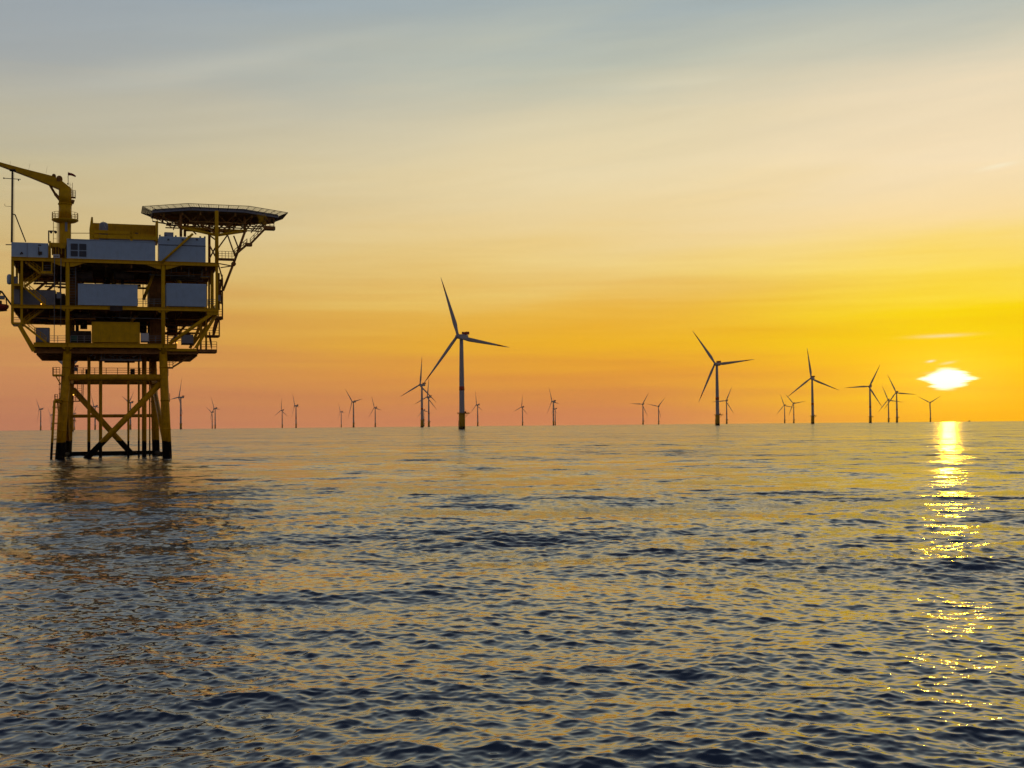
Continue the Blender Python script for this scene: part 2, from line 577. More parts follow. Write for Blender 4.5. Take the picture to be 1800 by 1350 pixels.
# ------------------------------------------------------------------ mesh builder
class MB:
    def __init__(self):
        self.v, self.f, self.s = [], [], []

    def add(self, vs, fs, smooth=False):
        o = len(self.v)
        self.v += [Vector(p) for p in vs]
        for f in fs:
            self.f.append([o + i for i in f])
            self.s.append(smooth)
        return self

    def box(self, lo, hi):
        (a, b, c), (d, e, f) = [min(x, y) for x, y in zip(lo, hi)], [max(x, y) for x, y in zip(lo, hi)]
        vs = [(a, b, c), (d, b, c), (d, e, c), (a, e, c), (a, b, f), (d, b, f), (d, e, f), (a, e, f)]
        return self.add(vs, [(0, 3, 2, 1), (4, 5, 6, 7), (0, 1, 5, 4), (1, 2, 6, 5), (2, 3, 7, 6), (3, 0, 4, 7)])

    def tube(self, p, q, r0, r1=None, n=10, cap=True):
        r1 = r0 if r1 is None else r1
        p, q = Vector(p), Vector(q)
        d = (q - p)
        if d.length < 1e-6:
            return self
        d.normalize()
        up = Vector((0, 0, 1)) if abs(d.z) < 0.9 else Vector((1, 0, 0))
        a = d.cross(up).normalized()
        b = d.cross(a)
        vs = []
        for c, r in ((p, r0), (q, r1)):
            for i in range(n):
                t = 2 * math.pi * (i + 0.5) / n
                vs.append(c + a * (r * math.cos(t)) + b * (r * math.sin(t)))
        o = len(self.v)
        self.add(vs, [(i, i + n, (i + 1) % n + n, (i + 1) % n) for i in range(n)], n > 5)
        if cap:
            self.f += [[o + i for i in range(n)], [o + n + i for i in range(n)][::-1]]
            self.s += [False, False]
        return self

    def beam(self, p, q, w, h, up=(0, 0, 1)):
        """rectangular bar from p to q, w across, h along `up`"""
        p, q = Vector(p), Vector(q)
        d = (q - p).normalized()
        up = Vector(up)
        if abs(d.dot(up)) > 0.98:
            up = Vector((0, 1, 0))
        a = d.cross(up).normalized()
        b = a.cross(d).normalized()
        vs = []
        for c in (p, q):
            for sa, sb in ((-1, -1), (1, -1), (1, 1), (-1, 1)):
                vs.append(c + a * (sa * w / 2) + b * (sb * h / 2))
        return self.add(vs, [(0, 1, 2, 3), (7, 6, 5, 4), (0, 4, 5, 1), (1, 5, 6, 2), (2, 6, 7, 3), (3, 7, 4, 0)])

    def extrude(self, poly, vec):
        """flat polygon (3-D points) pushed along vec"""
        vec = Vector(vec)
        n = len(poly)
        vs = [Vector(p) for p in poly] + [Vector(p) + vec for p in poly]
        fs = [tuple(range(n))[::-1], tuple(range(n, 2 * n))]
        fs += [(i, (i + 1) % n, (i + 1) % n + n, i + n) for i in range(n)]
        return self.add(vs, fs)

    def lathe(self, c, prof, n=16, axis='Z'):
        """prof: (radius, height) list round c"""
        c = Vector(c)
        vs = []
        for r, h in prof:
            for i in range(n):
                t = 2 * math.pi * i / n
                if axis == 'Z':
                    vs.append(c + Vector((r * math.cos(t), r * math.sin(t), h)))
                elif axis == 'X':
                    vs.append(c + Vector((h, r * math.cos(t), r * math.sin(t))))
                else:
                    vs.append(c + Vector((r * math.cos(t), h, r * math.sin(t))))
        fs = []
        for k in range(len(prof) - 1):
            for i in range(n):
                fs.append((k * n + i, k * n + (i + 1) % n, (k + 1) * n + (i + 1) % n, (k + 1) * n + i))
        self.add(vs, fs, True)
        o = len(self.v) - len(vs)
        self.f += [[o + i for i in range(n)][::-1], [o + (len(prof) - 1) * n + i for i in range(n)]]
        self.s += [False, False]
        return self

    def rail(self, pts, h=1.1, gap=1.5, r=0.045, rails=3, ends=True):
        pts = [Vector(p) for p in pts]
        z = Vector((0, 0, 1))
        for a, b in zip(pts[:-1], pts[1:]):
            L = (b - a).length
            k = max(1, round(L / gap))
            for i in range(k + 1):
                p = a.lerp(b, i / k)
                self.tube(p, p + z * h, r, n=5)
            for j in range(1, rails + 1):
                self.tube(a + z * (h * j / rails), b + z * (h * j / rails), r * 0.85, n=5)
        return self

    def ladder(self, p, q, side, w=0.5, r=0.05, pitch=0.35):
        p, q, side = Vector(p), Vector(q), Vector(side).normalized() * (w / 2)
        self.tube(p - side, q - side, r, n=5)
        self.tube(p + side, q + side, r, n=5)
        k = int((q - p).length / pitch)
        for i in range(1, k):
            c = p.lerp(q, i / k)
            self.tube(c - side, c + side, r * 0.6, n=4)
        return self

    def stair(self, p, q, side, w=0.9, hand=True, sw=0.12, sh=0.28):
        p, q, s = Vector(p), Vector(q), Vector(side).normalized() * (w / 2)
        self.beam(p - s, q - s, sw, sh)
        self.beam(p + s, q + s, sw, sh)
        k = max(3, int(abs(q.z - p.z) / 0.25))
        for i in range(1, k):
            c = p.lerp(q, i / k)
            self.beam(c - s, c + s, 0.24, 0.04)
        if hand:
            for e in (-s, s):
                for h in (0.55, 1.0):
                    self.tube(p + e + Vector((0, 0, h)), q + e + Vector((0, 0, h)), 0.04, n=5)
                for i in range(0, 5):
                    c = p.lerp(q, i / 4) + e
                    self.tube(c, c + Vector((0, 0, 1.0)), 0.04, n=5)
        return self

    def build(self, name, mat, parent=None, origin=(0, 0, 0), bevel=0.0):
        me = bpy.data.meshes.new(name)
        o_ = Vector(origin)
        me.from_pydata([tuple(p - o_) for p in self.v], [], self.f)
        me.polygons.foreach_set("use_smooth", self.s)
        bm = bmesh.new()
        bm.from_mesh(me)
        bmesh.ops.recalc_face_normals(bm, faces=bm.faces)
        bm.to_mesh(me)
        bm.free()
        me.materials.append(mat)
        o = bpy.data.objects.new(name, me)
        COL.objects.link(o)
        if parent is not None:
            o.parent = parent
        if bevel:
            md = o.modifiers.new("bevel", 'BEVEL')
            md.width = bevel
            md.segments = 2
            md.limit_method = 'ANGLE'
        return o


# ------------------------------------------------------------------ substation frame of reference
# u runs along the face that looks at the ship, v away from it, z up; the origin lies on the water
YAW = R(18.0)
D0 = F / 10.5                                          # depth of the face where it is 10.5 px per metre
_r = ray(200, 700)
_k = D0 / (_r.dot(CAM_R @ Vector((0, 0, -1))))
SUB_O = Vector((_r.x * _k, _r.y * _k, drop(math.hypot(_r.x * _k, _r.y * _k))))
SUB_M = Matrix.Translation(SUB_O) @ Matrix.Rotation(YAW, 4, 'Z')
SUB_I = SUB_M.inverted()
CAM_L = SUB_I @ Vector((0, 0, CAM_H))
ROT_I = SUB_I.to_3x3()


def P(x, y, v=0.0):
    """the point at depth v behind the face that shows at (x, y) of the photograph"""
    d = ROT_I @ ray(x, y)
    return CAM_L + d * ((v - CAM_L.y) / d.y)


def U(x, v=0.0, y=600):
    return P(x, y, v).x


def Z(y, v=0.0, x=200):
    return P(x, y, v).z


def empty(name, loc=(0, 0, 0), label=None, cat=None, group=None):
    """a thing standing on the substation: loc in its frame"""
    o = bpy.data.objects.new(name, None)
    COL.objects.link(o)
    o.empty_display_size = 0.5
    o.location = SUB_M @ Vector(loc)
    o.rotation_euler = (0, 0, YAW)
    tag(o, label, cat, group)
    return o


UX, VX, ZX = Vector((1, 0, 0)), Vector((0, 1, 0)), Vector((0, 0, 1))
V3 = lambda u, v, z: Vector((u, v, z))

# deck heights (top of the edge beams) and extents
Z_ROOF_T, Z_ROOF_B = Z(456.5), Z(463.0)
Z_MID_T, Z_MID_B = Z(538.5), Z(544.5)
Z_LOW_T, Z_LOW_B = Z(603.5), Z(611.0)
Z_BASE = Z(621.0)
U_L, U_R = U(19.5, 0, 500), U(384.5, 0, 500)
U_COL1, U_COL2 = U(118.5), U(287.0)
U_POST1, U_POST2 = U(21.5), U(37.8)
U_POST3 = U(381.5)
DEP = 25.0

sub = empty("offshore_substation", (0, 0, 0), "yellow steel substation platform standing on four splayed legs in the sea", "offshore platform")

# ---- jacket: four legs
VF, VB = 0.8, 23.0


def leg(pt_top, pt_bot, v_top, v_bot, r_top, r_bot):
    a = P(*pt_top, v_top)
    b = P(*pt_bot, v_bot)
    d = (b - a)
    b2 = a + d * ((a.z + 4.0) / (a.z - b.z))          # on down below the water
    m = MB().tube(a, b2, r_top, r_bot, n=20)
    for t in (0.14, 0.45, 0.72):
        c = a.lerp(b, t)
        m.tube(c, c + d.normalized() * 0.25, r_top * 1.05 + (r_bot - r_top) * t, n=20)
    return a, b2, m


legs = []
for top, bot, vt, vb, r0, r1 in (((118.5, 618), (105, 810), VF, VF - 0.6, 0.66, 0.80), ((286.5, 618), (294, 806), VF, VF - 0.6, 0.66, 0.82),
                                 ((127, 624), (119.8, 805), VB, VB + 0.6, 0.52, 0.62), ((269, 624), (274.5, 803), VB, VB + 0.6, 0.60, 0.72)):
    a, b, m = leg(top, bot, vt, vb, r0, r1)
    legs.append((a, b))
    m.build("jacket_leg", YELJ, sub)


def on_leg(i, z):
    a, b = legs[i]
    return a.lerp(b, (a.z - z) / (a.z - b.z))


zu, zm, zl = Z(663.5, VF), Z(731, VB), Z(796.5, VB)
for i, j, z, r in ((0, 1, zu, 0.55), (2, 3, zm, 0.30), (2, 3, zl, 0.36), (0, 2, zu, 0.5), (1, 3, zu, 0.5), (0, 2, zl, 0.36), (1, 3, zl, 0.36), (2, 3, zu, 0.45)):
    MB().tube(on_leg(i, z), on_leg(j, z), r, n=14).build("horizontal_brace", YELJ, sub)
# the front diagonal goes up to the right, the rear one crosses it
a = P(283, 673, VF + 0.2)
b = P(150, 808, VF + 0.2)
MB().tube(a, b + (b - a) * 0.10, 0.50, n=14).build("diagonal_brace", YELJ, sub)
a = P(128, 684, VB)
b = P(236, 803, VB)
MB().tube(a, b + (b - a) * 0.10, 0.52, n=14).build("diagonal_brace", YELJ, sub)
for i, j in ((0, 2), (3, 1)):
    MB().tube(on_leg(i, zu - 1), on_leg(j, 0.5), 0.42, n=12).build("diagonal_brace", YELJ, sub)
# cable tubes and caissons
for x, w, v in ((156.3, 5.6, 5.0), (176.8, 6.0, 5.0), (225.6, 4.0, 5.5), (244.0, 3.6, 6.5), (253.5, 8.6, 8.0), (263.2, 2.8, 12.0)):
    p = P(x, 700, v)
    MB().tube(V3(p.x, v, Z(616, v)), V3(p.x, v, -4), w / 10.5 / 2, n=12).build("cable_tube", YELJ, sub)

# ---- deck levels: plate, edge beams, joists
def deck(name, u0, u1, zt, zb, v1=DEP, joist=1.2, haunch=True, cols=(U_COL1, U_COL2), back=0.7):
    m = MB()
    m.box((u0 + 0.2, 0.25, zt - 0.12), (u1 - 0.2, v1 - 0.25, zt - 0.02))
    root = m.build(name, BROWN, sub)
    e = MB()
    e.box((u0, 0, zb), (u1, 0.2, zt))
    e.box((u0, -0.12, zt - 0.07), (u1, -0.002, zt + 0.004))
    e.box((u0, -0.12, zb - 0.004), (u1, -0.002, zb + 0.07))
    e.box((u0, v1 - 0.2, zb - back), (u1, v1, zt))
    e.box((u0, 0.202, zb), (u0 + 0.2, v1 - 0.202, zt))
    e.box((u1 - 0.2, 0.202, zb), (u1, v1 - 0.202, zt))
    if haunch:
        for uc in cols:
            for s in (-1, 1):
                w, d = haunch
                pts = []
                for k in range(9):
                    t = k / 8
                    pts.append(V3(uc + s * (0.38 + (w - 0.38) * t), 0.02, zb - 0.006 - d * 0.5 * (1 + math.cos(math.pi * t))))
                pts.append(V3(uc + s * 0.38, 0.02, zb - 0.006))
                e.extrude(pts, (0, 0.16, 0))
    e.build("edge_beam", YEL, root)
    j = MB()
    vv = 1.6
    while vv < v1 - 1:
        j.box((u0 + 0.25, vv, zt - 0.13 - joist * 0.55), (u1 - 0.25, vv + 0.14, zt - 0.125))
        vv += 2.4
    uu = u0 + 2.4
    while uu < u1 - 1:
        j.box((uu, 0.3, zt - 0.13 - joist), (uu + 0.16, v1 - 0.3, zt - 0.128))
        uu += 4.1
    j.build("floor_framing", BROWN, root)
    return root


roof = deck("roof_deck", U_L, U_R, Z_ROOF_T, Z_ROOF_B, haunch=(3.3, 0.75))
midd = deck("middle_deck", U_L, U_R, Z_MID_T, Z_MID_B, haunch=(1.2, 0.35), joist=0.9)
U_LL, U_LR = U(59, 0, 607), U(311, 0, 607)
lowd = deck("lower_deck", U_LL, U_LR, Z_LOW_T, Z_LOW_B, haunch=(1.1, 0.35), joist=0.9)
# the wide skirt under the lower deck
U_SR = U(381, 0, 616)
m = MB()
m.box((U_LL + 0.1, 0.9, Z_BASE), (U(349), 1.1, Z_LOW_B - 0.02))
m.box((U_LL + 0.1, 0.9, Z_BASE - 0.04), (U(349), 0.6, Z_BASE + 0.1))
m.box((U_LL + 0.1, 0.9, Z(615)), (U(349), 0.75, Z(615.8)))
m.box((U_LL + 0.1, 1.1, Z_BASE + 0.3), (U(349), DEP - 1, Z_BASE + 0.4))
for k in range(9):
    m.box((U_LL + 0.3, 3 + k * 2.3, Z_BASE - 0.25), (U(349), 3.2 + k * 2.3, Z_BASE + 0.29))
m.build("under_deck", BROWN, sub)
m = MB()
m.box((U(290), 0.3, Z(616.2)), (U(346), 0.9, Z(611.5)))
m.build("edge_beam", YEL, sub)

# ---- columns
for uc in (U_COL1, U_COL2):
    MB().tube(V3(uc, 0.3, Z_BASE), V3(uc, 0.3, Z_ROOF_B - 0.01), 0.33, n=16).build("column", YEL, sub)
for uc in (U(127, VB), U(269, VB)):
    MB().tube(V3(uc, VB, Z_BASE), V3(uc, VB, Z_ROOF_B - 0.2), 0.42, n=14).build("column", YEL, sub)
for uc, v in ((U(122, 11), 11), (U(280, 11), 11), (U(200, 13), 13)):
    MB().tube(V3(uc, v, Z_LOW_T), V3(uc, v, Z_ROOF_B - 0.2), 0.40, n=14).build("column", YEL, sub)
for uc, zb, w in ((U_POST1, Z(570), 0.42), (U_POST2, Z(571), 0.36), (U_POST3, Z(549), 0.44)):
    m = MB()
    m.box((uc - w / 2, 0.01, zb), (uc + w / 2, w, Z_ROOF_B - 0.01))
    m.build("column", YEL, sub)
for uc, zb in ((U_L + 0.3, Z(548)), (U_R - 0.3, Z(548))):
    for v in (9.0, 17.0, DEP - 0.6):
        MB().box((uc - 0.18, v, zb), (uc + 0.18, v + 0.36, Z_ROOF_B - 0.01)).build("column", YEL, sub)
p = P(372.5, 520, 5.0)
MB().box((p.x - 0.2, 5, Z_MID_T), (p.x + 0.2, 5.4, Z_ROOF_B)).build("column", YEL, sub)

# left bay: the short hanging frame and its struts
for ya, yb, yc, yd, e in ((572.5, 569.5, 571.8, 571.2, 0.2), (506.5, 502.5, 506, 505.3, 0.3)):
    m = MB()
    m.box((U_L + 0.05, 0.02, Z(ya)), (U_POST2 + e, 0.24, Z(yb)))
    m.box((U_L + 0.05, 0.24, Z(yc)), (U_POST2 + 0.2, 6.0, Z(yd)))
    m.build("stair_landing", YEL, sub)
MB().beam(P(34, 571.5, 0.2), P(59.5, 617, 0.6), 0.5, 0.62).build("diagonal_strut", YEL, sub)
MB().beam(P(34, 571.5, 9), P(63, 619, 9), 0.5, 0.6).build("diagonal_strut", YEL, sub)
# right bay: the raking struts
MB().tube(P(376, 549, 0.4), P(297.5, 604.5, 0.4), 0.30, n=12).build("diagonal_strut", YEL, sub)
MB().beam(P(381, 551, 1.0), P(344, 612, 1.6), 0.42, 0.5).build("diagonal_strut", YEL, sub)
MB().beam(P(357, 561, 9.0), P(334, 612, 9.0), 0.42, 0.5).build("diagonal_strut", YEL, sub)
MB().beam(P(362, 575, 14.0), P(338, 607, 14.0), 0.42, 0.5).build("diagonal_strut", YEL, sub)
for x, v in ((353, 3.0), (362.5, 1.6)):
    MB().box((U(x, v) - 0.16, v, Z(615, v)), (U(x, v) + 0.16, v + 0.32, Z(557, v))).build("post", YEL, sub)
m = MB()
m.box((P(364, 548).x, 0.05, Z(550.5)), (U_R, 0.5, Z(544.8)))
m.build("corner_bracket", YEL, sub)
# inner diagonal braces between the decks
for q0, q1, v in (((271, 478), (252, 527), 6.0), ((303, 478), (318, 500), 6.0), ((243, 552), (230, 566), 6.0)):
    MB().tube(P(*q0, v), P(*q1, v), 0.26, n=10).build("diagonal_strut", YEL, sub)

# ---- stairs in the left bay: zigzag of flights, each with hand rails
for q0, q1, v in (((45, 461), (72, 482), 0.9), ((72, 483), (43, 504), 2.2), ((43, 505), (80, 537), 0.9), ((77, 543.5), (43, 569), 2.2), ((41, 570.5), (81, 602), 0.9)):
    MB().stair(P(*q0, v), P(*q1, v), VX, 0.9, sw=0.16, sh=0.30).build("stair_flight", YEL, sub)
m = MB()
m.box((U(72), 0.1, Z(484)), (U(92), 3.0, Z(479.5)))
m.box((U(73.5), 0.05, Z(479.4)), (U(75.5), 0.2, Z_ROOF_B - 0.01))
m.box((U(89.5), 0.05, Z(484)), (U(91.5), 0.2, Z_ROOF_B - 0.01))
m.build("stair_landing", YEL, sub)
MB().rail([P(75, 479.4, 0.2), P(90, 479.4, 0.2)], 1.2).build("railing", GALV, sub)

# ---- railings round the decks
for q in ([(22, 570), (37, 570)], [(87, 602), (116, 602)], [(124, 602), (160, 602)], [(262, 602), (285, 602)], [(242, 537), (285, 537)], [(365, 537.5), (380, 537.5)],
          [(83, 537), (96, 537)], [(290, 602.5), (320, 602.5)]):
    MB().rail([P(*p, 0.3) for p in q], 1.1, 1.2, 0.05).build("railing", GALV, sub)
for zt, u0, u1 in ((Z_MID_T, U_L, U_R), (Z_LOW_T, U_LL, U_LR)):
    MB().rail([V3(u0 + .2, DEP - .2, zt), V3(u1 - .2, DEP - .2, zt)], 1.1, 1.5, 0.05).build("railing", GALV, sub)
for uu in (U_L + 0.15, U_R - 0.15):
    MB().rail([V3(uu, 0.4, Z_MID_T), V3(uu, DEP - .3, Z_MID_T)], 1.1, 1.5, 0.05).build("railing", GALV, sub)
MB().rail([P(120, 421, 7.0), P(158, 421, 7.0)], 1.1, 3.2, 0.07, rails=1).build("railing", YEL, sub)
MB().rail([V3(U(276, 20), 20, Z_ROOF_T), V3(U_R - 0.3, 20, Z_ROOF_T)], 1.1, 1.5, 0.05).build("railing", GALV, sub)
# ladder beside the blue-grey box and hanging hoses
MB().ladder(P(127.5, 537, 1.0), P(127.5, 468, 1.0), UX, 1.0, 0.06, 0.45).build("ladder", GALV, sub)
for x, y1 in ((95.6, 603), (107.2, 575)):
    a = P(x, 453, -0.25)
    m = MB().tube(a, V3(a.x, -0.25, Z(y1)), 0.055, n=6)
    m.build("hanging_hose", GALV, sub)

for q0, q1, v in (((92, 486), (62, 512), 9.0), ((104, 493), (80, 514), 12.0), ((60, 548), (76, 566), 8.0), ((330, 568), (300, 600), 22.0), ((365, 478), (372, 500), 12.0)):
    MB().beam(P(*q0, v), P(*q1, v), 0.34, 0.4).build("diagonal_strut", BROWN, sub)
# ---- pipes, trays and machinery slung under the decks
random.seed(21)
for zt, u0, u1, n in ((Z_ROOF_B, U_COL1 + 0.6, U_R - 1.2, 9), (Z_MID_B, U_L + 1, U_R - 2, 8), (Z_LOW_B - 0.6, U(170), U(250), 5)):
    for k in range(n):
        v = random.uniform(0.8, 18)
        a = random.uniform(u0, u1 - 4)
        b = min(u1, a + random.uniform(4, 12))
        z = zt - random.uniform(0.75, 1.5)
        m = MB().tube(V3(a, v, z), V3(b, v, z), random.uniform(0.05, 0.13), n=6)
        for uu in (a + 0.3, b - 0.3):
            m.tube(V3(uu, v, z), V3(uu, v, zt + 0.5), 0.04, n=5)
        m.build("pipe_run", random.choice([GALV, GALV, YEL, BROWN]), sub)
# cable tray hanging under the deck near the middle
m = MB()
ct0, ct1 = P(198, 633, 3.0), P(242, 629.5, 3.0)
m.box((ct0.x, 3.0, ct0.z), (ct1.x, 3.8, ct0.z + 0.10))
for k in range(9):
    uu = ct0.x + (ct1.x - ct0.x) * k / 8
    m.tube(V3(uu, 3.1, ct0.z), V3(uu, 3.1, Z_BASE), 0.05, n=5)
m.tube(V3(ct0.x, 3.1, ct0.z + 0.55), V3(ct1.x, 3.1, ct0.z + 0.55), 0.06, n=5)
m.tube(V3(U(212, 3), 3.1, ct0.z), V3(U(212, 3), 3.1, ct0.z - 0.35), 0.07, n=5)
m.build("cable_tray", DARK, sub)
for k in range(11):
    a = P(168 + k * 8, 625, 2.0 + (k % 3))
    MB().tube(a, a + V3(random.uniform(-0.8, 0.8), 0, random.uniform(-0.7, 0.3)), 0.07, n=5).build("pipe_stub", GALV, sub)
m = MB()
m.tube(P(164, 620, 1.6), P(161, 624, 1.6), 0.12, n=6).tube(P(161, 624, 1.6), P(158, 626, 1.6), 0.08, n=6)
m.build("pipe_run", GALV, sub)

# inside: dark machinery and bulkheads between the decks
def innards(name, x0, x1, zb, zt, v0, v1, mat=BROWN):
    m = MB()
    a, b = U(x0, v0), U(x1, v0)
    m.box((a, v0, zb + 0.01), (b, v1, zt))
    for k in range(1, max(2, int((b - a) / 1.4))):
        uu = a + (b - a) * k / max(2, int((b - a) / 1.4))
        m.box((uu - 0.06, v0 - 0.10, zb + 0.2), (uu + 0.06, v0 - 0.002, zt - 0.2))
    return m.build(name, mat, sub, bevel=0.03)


ZR, ZM = Z_ROOF_B - 0.9, Z_MID_B - 0.8
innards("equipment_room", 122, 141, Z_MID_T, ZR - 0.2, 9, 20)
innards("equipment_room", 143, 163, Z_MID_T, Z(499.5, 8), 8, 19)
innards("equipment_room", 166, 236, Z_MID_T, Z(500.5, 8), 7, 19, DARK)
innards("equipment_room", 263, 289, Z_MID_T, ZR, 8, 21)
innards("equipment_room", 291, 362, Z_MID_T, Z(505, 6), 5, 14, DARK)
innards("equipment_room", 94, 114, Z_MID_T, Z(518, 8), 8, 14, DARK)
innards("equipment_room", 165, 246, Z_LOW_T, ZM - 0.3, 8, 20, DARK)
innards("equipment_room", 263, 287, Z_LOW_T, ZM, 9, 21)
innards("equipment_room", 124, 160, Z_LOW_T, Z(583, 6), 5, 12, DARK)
# hanging tanks and ducts in the middle bay
for x0, x1, y, v, r in ((135, 163, 485, 5.0, 0.85), (200, 235, 484, 6.0, 0.7), (300, 352, 484, 5.0, 0.75), (64, 88, 560, 5.0, 0.5), (130, 158, 556, 4.0, 0.7)):
    MB().tube(P(x0, y, v), V3(U(x1, v, y), v, P(x0, y, v).z), r, n=14).build("duct", DARK, sub)
for x, y0, y1 in ((301, 468, 480), (310, 470, 478), (332, 468, 486), (355, 474, 486)):
    MB().tube(P(x, y0, 2), P(x, y1, 2), 0.06, n=5).build("pipe_stub", GALV, sub)
random.seed(33)
for zt, u0, u1, n in ((Z_ROOF_B, U_L + 1, U_R - 1, 16), (Z_MID_B, U_LL + 1, U_R - 1, 14)):
    for k in range(n):
        v = random.uniform(12, 23)
        a = random.uniform(u0, u1 - 2)
        if random.random() < 0.5:
            h = random.uniform(0.5, 2.0)
            m = MB()
            m.box((a, v, zt - 0.9 - h), (a + random.uniform(0.4, 1.8), v + 0.6, zt - 0.3))
            m.build("junction_box", DARK, sub)
        else:
            b = min(u1, a + random.uniform(3, 9))
            z = zt - random.uniform(1.2, 2.6)
            m = MB().tube(V3(a, v, z), V3(b, v, z), random.uniform(0.07, 0.2), n=6)
            for uu in (a + 0.3, (a + b) / 2, b - 0.3):
                m.tube(V3(uu, v, z), V3(uu, v, zt - 0.2), 0.05, n=5)
            m.build("pipe_run", BROWN, sub)
for k in range(16):
    v = random.uniform(14, 22)
    zt = random.choice([Z_MID_T, Z_LOW_T])
    a = random.uniform(U_LL + 1, U_R - 4)
    MB().tube(V3(a, v, zt), V3(a, v, zt + 5.6), random.uniform(0.06, 0.16), n=6).build("riser_pipe", BROWN, sub)
# little frame hung on the middle deck beam
m = MB()
a, b = P(194, 546, -0.3), P(215, 538, -0.3)
for q0, q1 in (((a.x, a.z), (b.x, a.z)), ((b.x, a.z), (b.x, b.z)), ((a.x, b.z), (a.x, a.z)), ((U(200), a.z), (U(200), b.z))):
    m.beam(V3(q0[0], -0.3, q0[1]), V3(q1[0], -0.3, q1[1]), 0.12, 0.12)
m.box((a.x + .05, -0.18, a.z + .05), (b.x - .05, -0.13, b.z))
m.build("hatch_frame", DARK, sub)

# ---- right-hand stair tower, outside the end of the decks
m = MB()
vT = 5.0
pts = [(383, 462), (391, 490), (391, 562)]
for q0, q1 in zip(pts[:-1], pts[1:]):
    m.tube(P(*q0, vT), P(*q1, vT), 0.13, n=8)
m.tube(P(384.5, 545, vT), P(384.5, 480, vT), 0.2, n=8)
for y in (492, 511, 531):
    m.box((P(383, y, vT).x, vT - 0.5, Z(y + 1.2, vT, 385)), (P(391.5, y, vT).x, vT + 2.0, Z(y - 0.6, vT, 385)))
m.box((P(376, 560, vT).x, vT - 0.8, Z(560.5, vT, 385)), (P(391.5, 560, vT).x, vT + 3.0, Z(556.5, vT, 385)))
m.tube(P(385.4, 560, vT), P(385.4, 592, vT), 0.12, n=8)
m.box((P(362, 591, vT).x, vT - 0.8, Z(592, vT, 380)), (P(386, 591, vT).x, vT + 3.0, Z(589.5, vT, 380)))
m.build("stair_tower", BROWN, sub)
m = MB()
m.box((P(340, 617, 1.2).x, 1.2, Z(619.5, 1.2, 360)), (P(381.5, 617, 1.2).x, 5.0, Z(614.0, 1.2, 360)))
m.build("stair_landing", BROWN, sub)
for q0, q1, v in (((386, 511), (391, 493), 6.2), ((391, 536), (386, 513), 6.2), ((376, 590), (384, 562), 6.2), ((381, 562), (374, 590), 5.0), ((372, 613), (368, 593), 5.2)):
    MB().stair(P(*q0, v), P(*q1, v), VX, 0.8, sw=0.08, sh=0.2).build("stair_flight", BROWN, sub)
for pts, v in (([(383, 556.5), (391, 556.5)], 4.4), ([(363, 589.5), (386, 589.5)], 4.4), ([(353, 614), (381, 614)], 1.4), ([(386, 531), (391, 531)], 4.6), ([(386, 511), (391, 511)], 4.6)):
    MB().rail([P(*p, v) for p in pts], 1.3, 0.9, 0.05).build("railing", BROWN, sub)
MB().box(P(382.5, 529, 4.2), P(387.5, 519, 4.7)).build("control_cabinet", BOXG, sub)

# stair down the right leg
m = MB().stair(P(348, 618, 2.0), P(304, 645, 2.0), VX, 0.9, sw=0.1, sh=0.28)
m.build("stair_flight", BROWN, sub)
m = MB()
m.box((P(290, 647, 1.4).x, 1.4, Z(647.5, 1.4, 297)), (P(304.5, 647, 1.4).x, 2.9, Z(645, 1.4, 297)))
m.build("access_platform", BROWN, sub)
MB().rail([P(291, 645, 1.5), P(304, 645, 1.5)], 1.1, 0.8, 0.05).build("railing", BROWN, sub)
MB().ladder(P(293, 661, 1.4), P(293, 647, 1.4), UX, 0.5).build("ladder", BROWN, sub)
m = MB()
m.box((P(292, 706, 1.0).x, 0.5, Z(706, 1, 297)), (P(298.5, 706, 1.0).x, 2.0, Z(704.3, 1, 297)))
m.rail([P(296, 704.3, 1), P(298.3, 704.3, 1)], 1.2, 0.6, 0.05)
m.build("access_platform", BROWN, sub)

# ---- access platforms and the boat ladder on the left leg
for x0, x1, y, v0, v1 in ((92, 112, 658, -0.6, 2.5), (95.5, 108, 705.5, -0.8, 1.5)):
    m = MB()
    a, b = P(x0, y, v0), P(x1, y, v0)
    m.box((a.x, v0, a.z - 0.25), (b.x, v1, a.z))
    m.tube(V3(a.x + 0.5, v0 + .3, a.z - 0.25), V3(b.x - 0.5, v0 + .8, a.z - 1.6), 0.1, n=6)
    m.build("access_platform", YEL, sub)
    MB().rail([V3(b.x - .6, v0 + 0.05, a.z), V3(a.x + 0.05, v0 + 0.05, a.z), V3(a.x + 0.05, v1, a.z)], 1.15, 0.7, 0.05).build("railing", BROWN, sub)
m = MB()
a, b = P(95.8, 704, -1.3), P(90.3, 800, -1.6)
b = a + (b - a) * 1.25
m.tube(a, b, 0.20, n=10)
m.tube(a, a + V3(1.2, 0.4, 0.15), 0.2, n=10)
m.build("boat_fender", YELJ, sub)
m = MB()
a, b = P(99.5, 706, -0.9), P(95.0, 803, -1.2)
m.ladder(a, a + (b - a) * 1.08, UX, 0.62, 0.06, 0.55)
for t in (0.1, 0.4, 0.68, 0.95):
    c = a.lerp(b, t)
    m.tube(c - V3(0.6, 0.3, 0), c + V3(0.9, 1.2, 0), 0.08, n=6)
m.build("boat_ladder", YELJ, sub)
m = MB()
m.tube(P(104, 662, 0), P(104.5, 704, 0), 0.05, n=5)
for k in range(5):
    m.tube(P(103, 668 + 8 * k, 0), P(106, 668 + 8 * k, 0), 0.06, n=5)
m.build("ladder", BROWN, sub)
